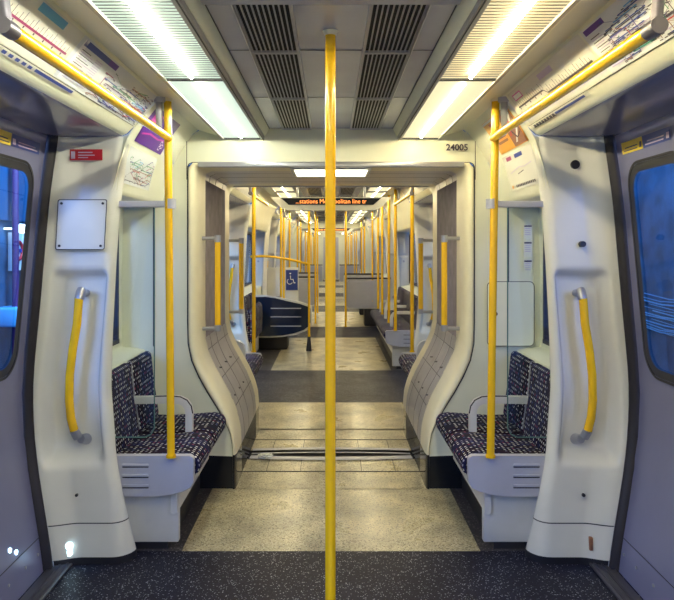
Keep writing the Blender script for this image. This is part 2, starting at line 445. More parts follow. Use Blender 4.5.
def ring_rr(y0, y1, z0, z1, r, n=40):
    """rounded rectangle loop and matching outer points by angle"""
    pts = []
    per = n//4
    for (cy, cz, a0) in ((y1-r, z1-r, 0), (y0+r, z1-r, pi/2), (y0+r, z0+r, pi), (y1-r, z0+r, 1.5*pi)):
        for k in range(per+1):
            a = a0+pi/2*k/per; pts.append((cy+r*cos(a), cz+r*sin(a)))
    return pts
def rect_match(pts, y0, y1, z0, z1, n=40):
    per = n//4; out = []
    cs = [((y1, (z0+z1)/2), (y1, z1), ((y0+y1)/2, z1)), (((y0+y1)/2, z1), (y0, z1), (y0, (z0+z1)/2)),
          ((y0, (z0+z1)/2), (y0, z0), ((y0+y1)/2, z0)), (((y0+y1)/2, z0), (y1, z0), (y1, (z0+z1)/2))]
    for a, b, c in cs:
        for k in range(per+1):
            t = k/per*2
            if t <= 1: out.append((a[0]*(1-t)+b[0]*t, a[1]*(1-t)+b[1]*t))
            else: t -= 1; out.append((b[0]*(1-t)+c[0]*t, b[1]*(1-t)+c[1]*t))
    return out

def doorway(y0, y1, num, near, where):
    """pair of sliding door leaves on each side"""
    ym = (y0+y1)/2
    for sx in (-1, 1):
        for li, (a, b) in enumerate(((y0+.07, ym), (ym, y1-.07))):
            ctx = Ctx(sx, 0, 1)
            wy0, wy1 = (a+.10, b-.125) if li == 0 else (a+.125, b-.10)
            hole = ring_rr(wy0, wy1, .90, 1.81, .11); outer = rect_match(hole, a+.002, b-.002, .002, 1.97)
            fn = lambda off: (lambda y, z: (D(z)+off, y, z))
            m = MB(); m.loft(outer, hole, 12, fn(0))
            # seam above the kick panel
            m.loft([(a, .150), (b, .150)], [(a, .154), (b, .154)], 1, lambda y, z: (D(z)-.002, y, z), 1, close=False)
            o = struct('door_%d' % num, m, [DOORM, SEAM], '%s leaf of the %s sliding door %s' % ('near' if li == 0 else 'far', SIDEN[sx], where), ctx)
            gk = MB(); inn = ring_rr(wy0+.035, wy1-.035, .935, 1.775, .085)
            mid = ring_rr(wy0-.012, wy1+.012, .888, 1.822, .12)
            gk.loft(mid, hole, 1, fn(-.012)); gk.loft(hole, inn, 1, fn(-.010)); 
            gk.loft(mid, mid, 1, lambda y, z: (D(z)-.012, y, z))
            n = len(mid); vs = [(D(z)-.012, y, z) for y, z in mid]+[(D(z)+.002, y, z) for y, z in mid]
            gk.add(vs, [(i, (i+1) % n, n+(i+1) % n, n+i) for i in range(n)], 0, True)
            mk('window_gasket', gk, BLACK, o, ctx)
            gl = MB(); cen = [((wy0+wy1)/2, 1.36)]*len(inn); gl.loft(inn, cen, 5, fn(-.002)); mk('window_glass', gl, GLASS, o, ctx)
            if near:
                for (yy, zz) in ((b-.35, .09), (b-.20, .09), (b-.08, .09)):
                    q = MB(); q.tube([(D(zz)+.002, yy, zz), (D(zz)-.004, yy, zz)], .007, 8); mk('screw', q, STEEL, o, ctx)
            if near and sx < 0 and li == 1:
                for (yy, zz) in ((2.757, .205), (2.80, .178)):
                    q = MB(); q.tube([(D(zz)+.002, yy, zz), (D(zz)-.004, yy, zz)], .010, 10); mk('screw_glint', q, SPOTM, o, ctx)  # emissive dots painting glints off door screws, no lamps here
        # rubber seals beside the pillars and grey sill
        for (a, b, d) in ((y0+.005, y0+.06, 0), (y1-.06, y1-.005, 1)):
            s = MB(); N = 24
            for j in range(N):
                z0, z1 = 1.965*j/N, 1.965*(j+1)/N
                vs = []
                for z in (z0, z1):
                    x = D(z); e = -.062*sstep(.75, 0, z)*(1 if d else -1); vs += [(x-.035, a+e, z), (x-.035, b+e, z), (x+.01, b+e, z), (x+.01, a+e, z), ]
                s.add(vs, [(0, 1, 5, 4), (1, 2, 6, 5), (3, 0, 4, 7)], 0, True)
                vs = [(D(z)-.037, yy-.062*sstep(.75, 0, z)*(1 if d else -1), z) for z in (z0, z1) for yy in (a+.022, a+.030)]
                s.add(vs, [(0, 1, 3, 2)], 1, True)
            struct('trim_%d' % num, s, [SEAL, GREYP], 'black rubber seal at the %s edge of the %s door %s' % ('near' if a < ym else 'far', SIDEN[sx], where), Ctx(sx))
        t = MB(); t.box(1.18, 1.275, y0+.02, y1-.02, 0, .012, b=.004); t.box(1.195, 1.205, y0+.04, y1-.04, .011, .016); t.box(1.225, 1.235, y0+.04, y1-.04, .011, .016)
        struct('trim_%d' % num, t, SILL, 'grey metal sill along the %s door %s' % (SIDEN[sx], where), Ctx(sx))

def sstep(a, b, t):
    t = max(0, min(1, (t-a)/(b-a))); return t*t*(3-2*t)
PIN = [(0, .905), (.10, .925), (.27, .962), (.47, 1.008), (.79, 1.038), (1.05, 1.030), (1.4, 1.012), (1.67, .992), (1.975, .950)]
def pillar(sx, y0, sy, label, near):
    """moulded door pillar; y=0 is the face towards the doorway, the body lies towards +y"""
    ctx = Ctx(sx, y0, sy); r = root('door_pillar', ctx.W((1.15, .1, 0)), label, 'door pillar')
    def face(u, v, kick=False):
        z0, z1 = (.192, 1.972) if not kick else (.038, .187)
        z = z0+(z1-z0)*v
        xo = D(z)-.033; xi = smooth_tab(PIN, z, .05)
        rad = .05 if z > .3 else .05+.05*(1-z/.3)
        L1 = xo-xi
        # u in 0..1 : flat face then rounded corner then flank into the seat bay
        if u < .68:
            x = xo+(xi+rad-xo)*(u/.68); y = -.035+.035*sstep(0, .5, u/.68)
        elif u < .86:
            a = (u-.68)/.18*pi/2; x = xi+rad-rad*sin(a); y = rad*(1-cos(a))
        else:
            t = (u-.86)/.14; x = xi+.06*t; y = rad+(.14-rad)*t
        y -= .062*sstep(.75, 0, z)*(1-sstep(.86, 1, u))
        # recess for the grab handle
        if not kick:
            cx = .5*(xo+xi)+.01-.02*sstep(.6, 1.3, z); hw = .122 if z > 1.2 else .122+.012*sstep(1.2, .5, z)
            fx = 1-sstep(hw-.035, hw+.012, abs(x-cx)); fz = sstep(.435, .52, z)*(1-sstep(1.315, 1.35, z))
            y += .074*fx*fz*(1-sstep(.68, .76, u))
        return (x, y, z)
    b = MB(); b.grid(lambda u, v: face(u, v), 60, 110); mk('pillar_panel', b, MOULD, r, ctx)
    k = MB(); k.grid(lambda u, v: face(u, v, True), 40, 6); mk('kick_panel', k, MOULD, r, ctx)
    s = MB()
    def jf(u, v):
        p = face(u, v if v else 0, False); p2 = face(u, 0); return (p2[0], p2[1]+.004, .1855+.008*v)
    s.grid(lambda u, v: jf(u, v), 40, 1, 0)
    mk('panel_joint', s, SEAM, r, ctx)
    s = MB(); s.grid(lambda u, v: (face(u, 0, True)[0], face(u, 0, True)[1]+.012, .036*v), 40, 1); mk('skirting', s, BLACK, r, ctx)
    # grab handle in the recess
    hp = [(1.165, .048, 1.248), (1.166, .012, 1.244), (1.172, -.004, 1.215), (1.180, -.006, 1.10), (1.200, -.006, .98), (1.214, -.006, .86), (1.217, -.005, .74), (1.210, -.003, .66), (1.196, .000, .60), (1.182, .010, .565), (1.168, .045, .54)]
    q = MB(); q.tube([(1.168, -.002, 1.232)]+hp[2:-2], .0195, 14); 
    h = MB(); h.tube([(1.165, .012, 1.252), (1.166, .004, 1.245), (1.1705, -.004, 1.212)], .0228, 14); h.tube([(1.166, .012, 1.236), (1.166, .095, 1.236)], .018, 12)
    h.tube(hp[-3:-1], .0215, 14); h.tube([(1.172, .02, .555), (1.155, .10, .535)], .020, 12, rr=[.020, .032])
    ho = mk('grab_handle', q, YEL, r, ctx); mk('handle_bracket', h, STEEL, ho, ctx)
    if near:
        if sx < 0:
            p = MB(); n = ring_rr(0, .22, 0, .225, .008)
            def pf(y, z): 
                x = 1.265-y; return (x-.012*(z/.225), -.012, 1.445+z)
            p.loft(n, [(.11, .11)]*len(n), 2, pf); n2 = ring_rr(-.004, .224, -.004, .229, .01)
            p.loft(n2, n, 1, lambda y, z: (1.265-y-.012*(z/.225), -.0125, 1.445+z), 1)
            for (yy, zz) in ((.015, .015), (.205, .015), (.015, .21), (.205, .21)):
                p.tube([(1.265-yy-.012*(zz/.225), -.012, 1.445+zz), (1.265-yy-.012*(zz/.225), -.017, 1.445+zz)], .006, 8, 1)
            # the face bows, so the plate stands a few millimetres proud of it
            for i, v in enumerate(p.v): p.v[i] = (v[0], v[1]-.026, v[2])
            mk('access_panel', p, [MOULD, SEAM], r, ctx)
            p = MB(); p.box(1.055, 1.205, -.030, -.026, 1.855, 1.905); st = mk('safety_sticker', p, REDS, r, ctx)
            q = MB(); q.box(1.180, 1.198, -.033, -.031, 1.862, 1.895); q.box(1.10, 1.165, -.033, -.031, 1.888, 1.893); q.box(1.09, 1.165, -.033, -.031, 1.876, 1.880); q.box(1.12, 1.165, -.033, -.031, 1.865, 1.869)
            mk('sticker_print', q, LILAC, st, ctx)
            p = MB(); p.tube([(1.168, .02, .315), (1.168, -.048, .315)], .007, 10); mk('screw_hole', p, BLACK, r, ctx)
            p = MB(); p.tube([(1.19, .02, .095), (1.19, -.078, .095)], .016, 12); p.tube([(1.19, .02, .062), (1.19, -.078, .062)], .013, 12); p.box(1.178, 1.202, -.076, -.03, .064, .093)
            mk('bright_spot', p, SPOTM, r, ctx)  # indicator drawn as a bright emissive slot with round ends
        else:
            p = MB(); p.tube([(1.135, .02, 1.838), (1.135, -.010, 1.838)], .021, 16); mk('camera_port', p, BLACK, r, ctx)
            p = MB(); p.tube([(1.165, .02, 1.468), (1.165, -.026, 1.468)], .014, 14); mk('lock', p, BLACK, r, ctx)
            p = MB(); p.tube([(1.160, .02, .315), (1.160, -.048, .315)], .008, 10); mk('screw_hole', p, BLACK, r, ctx)
            p = MB(); p.box(1.175, 1.190, -.080, -.04, .075, .135, b=.003); lb = mk('indicator_slot', p, PBRN, r, ctx)
    return r

# ------------------------------------------------------------------ seats
def bench(sx, y0, sy, L, label, nseat=2, near=False, end=True, group=None, back=True):
    ctx = Ctx(sx, y0, sy); r = root('bench_seat', ctx.W((.9, L/2, 0)), label, 'seat', group)
    if end:
        b = MB(); poly = [(1.025, .468), (.668, .468), (.655, .460), (.650, .445), (.650, .345), (.665, .318), (.70, .300), (.76, .284), (.83, .275), (1.025, .275)]
        b.prism(poly, -.035, 0); 
        for z in (.425, .376, .327): b.box(.862, .985, -.041, -.034, z-.006, z+.006, 0, b=.002)
        for z in (.416, .367, .318): b.box(.862, .985, -.0365, -.034, z-.003, z+.003, 1)
        mk('end_panel', b, [GREYP, SEAM], r, ctx)
    b = MB(); b.box(.733, 1.0, .02, .06, .035, .30, b=.006); mk('seat_base', b, BEIGEB, r, ctx)
    b = MB(); b.box(.785, 1.0, .03, L-.02, 0, .29); mk('base_skirting', b, BLACK, r, ctx)
    b = MB(); b.prism([(.652, .385), (.658, .345), (.735, .285), (.735, .185), (.752, .175), (.765, .185), (.765, .29), (1.11, .29), (1.11, .385)], 0.0, L-.005); mk('seat_beam', b, BEIGEB, r, ctx)
    sw = L/nseat
    for k in range(nseat):
        a = k*sw+.004; c = (k+1)*sw-.004
        cp = []
        for (cx, cz, rr, a0, a1) in ((.664, .424, .036, 180, 90),):
            pass
        prof = [(1.065, .385), (1.065, .452), (.95, .450), (.85, .455), (.75, .463), (.70, .466), (.67, .462), (.646, .450), (.632, .430), (.628, .405), (.636, .375), (.66, .352), (.70, .360), (.78, .385)]
        m = MB(); m.soft(prof, a, c, .014); mk('seat_cushion', m, FAB, r, ctx)
        if back:
            prof = [(1.035, .44), (1.030, .47), (1.046, .58), (1.062, .69), (1.068, .76), (1.072, .80), (1.078, .822), (1.092, .834), (1.108, .834), (1.114, .81), (1.114, .44)]
            m = MB(); m.soft(prof, a, c, .03, seg=6); bk = mk('backrest', m, FAB, r, ctx)
            if near:
                pth = [(1.035, a+.001, .47)]+[(p[0]+.006, a+.004+(.018 if p[1] > .815 else 0), p[1]) for p in prof[2:8]]
                m = MB(); m.tube(pth, .004, 6); mk('piping', m, PIPE, bk, ctx)
    # armrest hoops between the seats
    for k in range(1, nseat):
        ya = k*sw
        if not near and k % 2 == 0: continue
        pth = [(1.07, ya, .630), (.95, ya, .632), (.86, ya, .634), (.815, ya, .630), (.787, ya, .616), (.770, ya, .592), (.764, ya, .56), (.764, ya, .44)]
        m = MB()
        vs = []; n = len(pth)
        for i, p in enumerate(pth):
            q0 = pth[max(0, i-1)]; q1 = pth[min(n-1, i+1)]; dx, dz = q1[0]-q0[0], q1[2]-q0[2]; l = math.hypot(dx, dz); nx, nz = -dz/l, dx/l
            for (o, yy) in ((.018, -.022), (.018, .022), (-.018, .022), (-.018, -.022)): vs.append((p[0]+nx*o, ya+yy, p[2]+nz*o))
        fs = [(i*4+j, i*4+(j+1) % 4, i*4+4+(j+1) % 4, i*4+4+j) for i in range(n-1) for j in range(4)]+[(0, 1, 2, 3)]
        m.add(vs, fs); ar = mk('armrest', m, BEIGEB, r, ctx)
        if near:
            bm = MB(); pp = [(p[0]+0, ya-.012, p[2]) for p in pth]
            off = []
            for i, p in enumerate(pth[:-1]):
                q0 = pth[max(0, i-1)]; q1 = pth[min(n-1, i+1)]; dx, dz = q1[0]-q0[0], q1[2]-q0[2]; l = math.hypot(dx, dz); off.append((p[0]+dz/l*.020, ya-.016, p[2]-dx/l*.020))
            bm.tube(off[1:], .0045, 6); mk('armrest_trim', bm, BLACK, ar, ctx)
    return r

def tipups(sx, y0, L, label):
    ctx = Ctx(sx, y0, 1); r = root('tip_up_seat', ctx.W((1.0, L/2, 0)), label, 'seat')
    n = round(L/.45)
    for k in range(n):
        prof = [(1.035, .44), (1.030, .47), (1.046, .58), (1.062, .70), (1.070, .80), (1.082, .822), (1.095, .834), (1.108, .834), (1.114, .44)]
        m = MB(); m.soft(prof, k*L/n+.005, (k+1)*L/n-.005, .03); mk('backrest', m, FAB, r, ctx)
        prof = [(.955, .30), (.945, .5), (.950, .66), (.97, .70), (1.0, .71), (1.02, .69), (1.02, .30)]
        m = MB(); m.soft(prof, k*L/n+.012, (k+1)*L/n-.012, .02); mk('seat_cushion', m, FAB, r, ctx)
    b = MB(); b.box(1.0, 1.12, .02, L-.02, .05, .40, b=.01); mk('seat_base', b, BEIGEB, r, ctx)
    return r

def transverse(sx, y0, label, shell, taper, xin=.27, xout=1.10):
    """pair of seats across the carriage, their shell towards the camera"""
    ctx = Ctx(sx, y0, 1); r = root('crossways_seat', ctx.W(((xin+xout)/2, .2, 0)), label, 'seat')
    if taper: P = [(xout, .78), (.95, .785), (.80, .765), (.60, .725), (.42, .685), (.285, .640), (.27, .62), (.27, .38), (.29, .33), (.36, .275), (.50, .225), (.70, .195), (.90, .185), (xout, .185)]
    else: P = [(xout, .88), (xin+.04, .88), (xin, .84), (xin, .36), (xin+.03, .33), (xout, .33)]
    b = MB(); b.prism(P, 0, .05); mk('shell_edge', b, BEIGEB, r, ctx)
    cx = sum(p[0] for p in P)/len(P); cz = sum(p[1] for p in P)/len(P)
    P2 = [(p[0]+(.02 if p[0] < cx else -.02), p[1]+(.022 if p[1] < cz else -.022)) for p in P]
    b = MB(); b.prism(P2, -.012, .002)
    if not taper: q = MB(); q.box(xin+.01, xout, -.014, .055, .875, .905); mk('top_trim', q, BLACK, r, ctx)
    zs = (.60, .48, .35) if taper else (.80, .74, .68, .62, .56, .50, .44)
    for z in zs: b.box((.42 if taper else xin+.05), (.85 if taper else xout-.06), -.017, -.011, z-.006, z+.006, 1)
    mk('shell_panel', b, [shell, GREYP], r, ctx)
    b = MB(); b.box(.62, 1.05, .10, .45, .0, .36, b=.02); mk('seat_base', b, BLACK, r, ctx)  # base coloured black to stand in for the shadow under the shell
    for k in range(2):
        a = xin+.03+k*.41; c = a+.40
        def cush(prof, nm):
            m = MB(); m.soft(prof, a, c, .025); m.v = [(p[1], p[0], p[2]) for p in m.v]; m.f = [f[::-1] for f in m.f]
            mk(nm, m, FAB, r, ctx)
        zt = .62+.14*(k if taper else 1); zt = zt if taper else .86
        cush([(.055, .40), (.055, zt-.03), (.07, zt), (.10, zt), (.13, .42)], 'backrest')
        cush([(.10, .36), (.10, .44), (.50, .46), (.54, .43), (.54, .38)], 'seat_cushion')
    return r

# ------------------------------------------------------------------ poles and rails
def pole(x, y, z0, z1, label, r_=.018, flange=True, boot=False, n=14, group=None, stub=0, lean=0):
    r = root('handrail_pole', (x, y, z0), label, 'handrail pole', group); ctx = Ctx()
    b = MB(); b.tube([(x-lean, y, z0+.002), (x, y, z1)], r_, n); mk('pole_tube', b, YEL, r)
    if flange:
        b = MB(); b.tube([(x, y, z1-.014), (x, y, z1-.005), (x, y, z1)], r_, n, rr=[r_*1.1, r_*1.35, r_*1.5]); mk('ceiling_flange', b, BAND, r)
        b = MB(); b.tube([(x-lean, y, z0), (x-lean, y, z0+.012)], r_*1.3, n); mk('base_collar', b, YEL if not boot else BLACK, r)
    if boot:
        b = MB(); b.tube([(x, y, z0), (x, y, z0+.2)], r_*1.9, n, rr=[r_*2.2, r_*1.2]); mk('rubber_boot', b, BLACK, r)
    if stub:
        sx = stub; b = MB(); b.tube([(x+sx*.036, y-.015, z1), (x+sx*.036, y-.015, z1-.16), (x+sx*.022, y-.015, 1.985)], .0165, n); b.tube([(x+sx*.036, y-.015, z1), (x+sx*.036, y-.015, z1-.02)], .030, n, rr=[.034, .028])
        mk('grey_hanger', b, STEEL, r)
    return r
def overrail(sx, y0, y1, label, near=True):
    r = root('overhead_rail', (sx*.755, (y0+y1)/2, 1.96), label, 'overhead rail')
    b = MB(); b.tube([(sx*.755, y0+.02, 1.963), (sx*.755, y1-.022, 1.963)], .018, 14 if near else 8); mk('rail_tube', b, YEL, r)
    b = MB(); b.tube([(sx*.755, y0-.022, 1.963), (sx*.755, y0+.032, 1.963)], .0205, 12); b.tube([(sx*.755, y0, 1.963), (sx*.765, y0, 2.05), (sx*.772, y0, 2.158)], .014, 12)
    mk('rail_bracket', b, BRKT, r)
    return r

# ------------------------------------------------------------------ lights and vents
def lightbox(sx, y0, y1, ribs, label, tube=True, group=None, off_x=0):
    warm = sx > 0 or y0 > 5
    ctx = Ctx(sx); r = root('ceiling_light', (sx*.53, (y0+y1)/2, 2.12), label, 'ceiling light', group)
    b = MB(); z = 2.105; xi, xo = .420, .640
    for (a, c, d, e) in ((.398, xi, y0, y1), (xo, xo+.014, y0, y1), ): b.box(a, c, d, e, z-.006, z+.016)
    for (d, e) in ((y0, y0+.005), (y1-.005, y1)): b.box(xi, xo, d, e, z-.004, z+.016, 1)
    b.box(.401, .404, y0, y1, z-.0125, z-.009, 1)
    mk('light_frame', b, [TRAYM, SEAM], r, ctx)
    b = MB(); b.box(xi, xo, y0+.005, y1-.005, z+.004, z+.012); mk('diffuser', b, L_WARM if warm else L_COOL, r, ctx)
    if tube:
        b = MB(); zt = z-.008 if ribs else z-.002; b.tube([(.53, y0+.06, zt), (.53, y1-.06, zt)], .006, 8); mk('fluorescent_tube', b, T_WARM if warm else T_COOL, r, ctx)
    if ribs:
        b = MB(); n = int((y1-y0-.024)/.024)
        for k in range(n):
            y = y0+.014+k*(y1-y0-.028)/n
            b.box(xi+.001, xo-.001, y, y+.0075, z+.0028, z+.0042)
        o = mk('louvre', b, RIBW if warm else RIBC, r, ctx)
    return r
def vent(sx, y0, y1, label, near=True, group=None):
    ctx = Ctx(sx); r = root('ceiling_vent', (sx*.2, (y0+y1)/2, 2.15), label, 'ceiling vent', group)
    b = MB(); b.box(.120, .285, y0, y1, 2.1655, 2.1685); mk('vent_backing', b, DARKV, r, ctx)
    b = MB(); n = 10
    for k in range(n+1):
        x = .122+(.160)*k/n; wd = .0020 if k < n else .002
        b.box(x-wd, x+wd, y0, y1, 2.158, 2.1655)
    mk('vent_bars', b, BARM, r, ctx)
    b = MB()
    for (a, c, d, e) in ((.112, .292, y0-.006, y0+.004), (.112, .292, y1-.004, y1+.006), (.114, .119, y0, y1), (.287, .292, y0, y1)): b.box(a, c, d, e, 2.156, 2.17)
    mk('vent_frame', b, BARM, r, ctx)
    return r

# ------------------------------------------------------------------ print on the cove
def sheet(P, sx, ya, yb, da, db, mat_, name, label, cat, group=None, off=.004):
    """a card bent to the cove; returns (object, place) where place(u,v) is a point just above it"""
    b = MB(); n = 8
    def pt(y, d, o):
        x, z = cove(P, d, o); return (x, y, z)
    b.grid(lambda u, v: pt(ya+(yb-ya)*u, da+(db-da)*v, off), 6, n)
    b.grid(lambda u, v: pt(ya+(yb-ya)*u, da+(db-da)*v, off-.003), 6, n)
    ctx = Ctx(sx); o = mk(name, b, mat_, None, ctx); tag(o, label, cat, group)
    return o, ctx, (lambda u, v, k=0: pt(ya+(yb-ya)*u, da+(db-da)*v, off+.0015+k*.0006))
def pr_rect(mb, pl, u0, v0, u1, v1, mi=0, k=0, nv=3):
    mb.grid(lambda a, c: pl(u0+(u1-u0)*a, v0+(v1-v0)*c, k), 1, nv, mi, False)
def pr_line(mb, pl, pts, w, wv, mi=0, k=0):
    for (a, b) in zip(pts, pts[1:]):
        du, dv = b[0]-a[0], b[1]-a[1]; 
        px, py = (0, wv) if abs(du) > abs(dv) else (w, 0)
        mb.add([pl(a[0]-px, a[1]-py, k), pl(b[0]-px, b[1]-py, k), pl(b[0]+px, b[1]+py, k), pl(a[0]+px, a[1]+py, k)], [(0, 1, 2, 3)], mi)
PRM = [INK, PBLUE, PRED, CYAN, MAGE, GREEN, PORA, LILAC, PURP, PBRN, PINK, WHT]
def net_map(o, ctx, pl, u0, v0, u1, v1, seed, nl=16):
    rd = random.Random(seed); b = MB()
    for i in range(nl):
        u, v = rd.uniform(.05, .95), rd.uniform(.05, .95); pts = [(u, v)]; c = rd.choice([0, 1, 2, 3, 4, 5, 7, 7, 9, 1, 0])
        for s in range(rd.randint(3, 5)):
            d = rd.choice([(1, 0), (0, 1), (.6, .6), (-.6, .6), (1, 0), (.6, -.6)]); l = rd.uniform(.12, .35)
            u = min(.98, max(.02, u+d[0]*l)); v = min(.98, max(.02, v+d[1]*l)); pts.append((u, v))
        pts = [(u0+(u1-u0)*p, v0+(v1-v0)*q) for p, q in pts]
        pr_line(b, pl, pts, .0028, .010, c, k=.3+i*.15)
        for p in pts:
            for s in (1,):
                pr_rect(b, pl, p[0]+.008, p[1]+.015, p[0]+.035, p[1]+.03, 0, k=.2, nv=1)
    mk('map_lines', b, PRM, o, ctx)
def strip_line(o, ctx, pl, u0, u1, v, col, n, step=None):
    b = MB(); pts = [(u0, v), (u1, v)] if not step else [(u0, v), (step, v), (step+.03, v-.12), (u1, v-.12)]
    pr_line(b, pl, pts, .005, .022, col, k=1)
    for i in range(n):
        u = u0+(u1-u0)*(i+.5)/n; vv = v if (not step or u < step) else v-.12
        hgt = .10+.05*((i*7) % 3)
        pr_rect(b, pl, u-.0018, vv-hgt, u+.0018, vv-.02, 0, k=.8, nv=1)
        if i % 3 == 0: pr_rect(b, pl, u-.006, vv+.03, u+.006, vv+.075, 0, k=.8, nv=1)
    mk('route_diagram', b, PRM, o, ctx)

# ------------------------------------------------------------------ gangway between two carriages
def loop2(d, kf=None):
    P = offset_open(1.0); out = []
    for (x0, z0), (x1, z1) in zip(OPEN, P):
        k = .35+.65*sstep(.25, .6, z0)
        if z0 > 1.9: out.append(((x0 if x0 < .77 else x0+d), z0+.45*d))
        else: out.append((x0+(x1-x0)*d*k, z0+(z1-z0)*d*k))
    return out
def tunnel(mb, rings, mfun, smooth=True):
    for sx in (-1, 1):
        n = len(OPEN); R = [resample(loop2(d), 70) for d, y in rings]
        for j in range(len(rings)-1):
            vs = [(sx*x, rings[j][1], z) for x, z in R[j]]+[(sx*x, rings[j+1][1], z) for x, z in R[j+1]]
            for i in range(69):
                f = (i, 70+i, 71+i, i+1); f = f if sx > 0 else f[::-1]
                zc = (vs[i][2]+vs[i+1][2])/2
                mb.add([vs[k] for k in f], [(0, 1, 2, 3)], mfun(zc, rings[j][1]), smooth)
def merge(o):
    bm = bmesh.new(); bm.from_mesh(o.data); bmesh.ops.remove_doubles(bm, verts=bm.verts, dist=1e-5); bm.to_mesh(o.data); bm.free()
def bulkhead(y, face, where, tr):
    """end wall of a carriage; face=+1: seen from the camera side (opening leads away)"""
    outer = [(1.27, 0), (1.27, .84), (1.262, 1.70), (1.035, 1.705), (1.015, 1.73), (.985, 1.85), (.95, 1.96), (.89, 2.06), (.832, 2.135), (.80, 2.16), (.68, 2.168), (.39, 2.172), (0, 2.172)]
    seam = loop2(.058)
    mb = MB()
    for sx in (-1, 1):
        A = resample(seam, 120); B = []
        # match by angle fraction so quads never cross
        B = resample(outer, 120)
        for i in range(119):
            for (P, Q, m0) in ((A, B, None),):
                M = 4
                for j in range(M):
                    def q(a, b, t): return (sx*(a[0]*(1-t)+b[0]*t), y, a[1]*(1-t)+b[1]*t)
                    vs = [q(P[i], Q[i], j/M), q(P[i], Q[i], (j+1)/M), q(P[i+1], Q[i+1], (j+1)/M), q(P[i+1], Q[i+1], j/M)]
                    f = (0, 1, 2, 3) if sx*face < 0 else (3, 2, 1, 0)
                    mb.add(vs, [f], 1 if sum(v[2] for v in vs)/4 < .20 else 0)
    o = struct('wall_end', mb, [CREAM, GLOSSK], 'cream end wall around the gangway %s' % where)
    mb = MB(); s = -face
    tunnel(mb, [(.058, y+.004*face), (.054, y-.0*face)], lambda z, yy: 1)
    rings = [(.054, y), (.052, y-.012*face), (.040, y-.016*face), (.022, y-.008*face), (.008, y+.02*face), (0, y+.06*face), (0, y+.26*face)]
    tunnel(mb, rings, lambda z, yy: 2 if z < .20 else 0)
    o = struct('trim_%d' % tr, mb, [BAND, SEAM, GLOSSK], 'ivory moulded edge of the gangway opening %s' % where); merge(o)
    b = MB()
    for d in (.070,):
        for sx in (-1, 1):
            P = loop2(.062); Q = loop2(.056)
            for i in range(1, len(P)-2):
                b.add([(sx*P[i][0], y-.0015*face, P[i][1]), (sx*Q[i][0], y-.0015*face, Q[i][1]), (sx*Q[i+1][0], y-.0015*face, Q[i+1][1]), (sx*P[i+1][0], y-.0015*face, P[i+1][1])], [(0, 1, 2, 3)])
    struct('trim_%d' % tr, b, SEAM, 'thin dark seam around the gangway frame %s' % where)
    b = MB(); b.box(-.80, .80, min(y-.022*face, y+.01*face), max(y-.022*face, y+.01*face), 1.936, 1.968, b=.004)
    struct('trim_%d' % tr, b, STEEL, 'grey metal strip along the lintel of the gangway %s' % where)
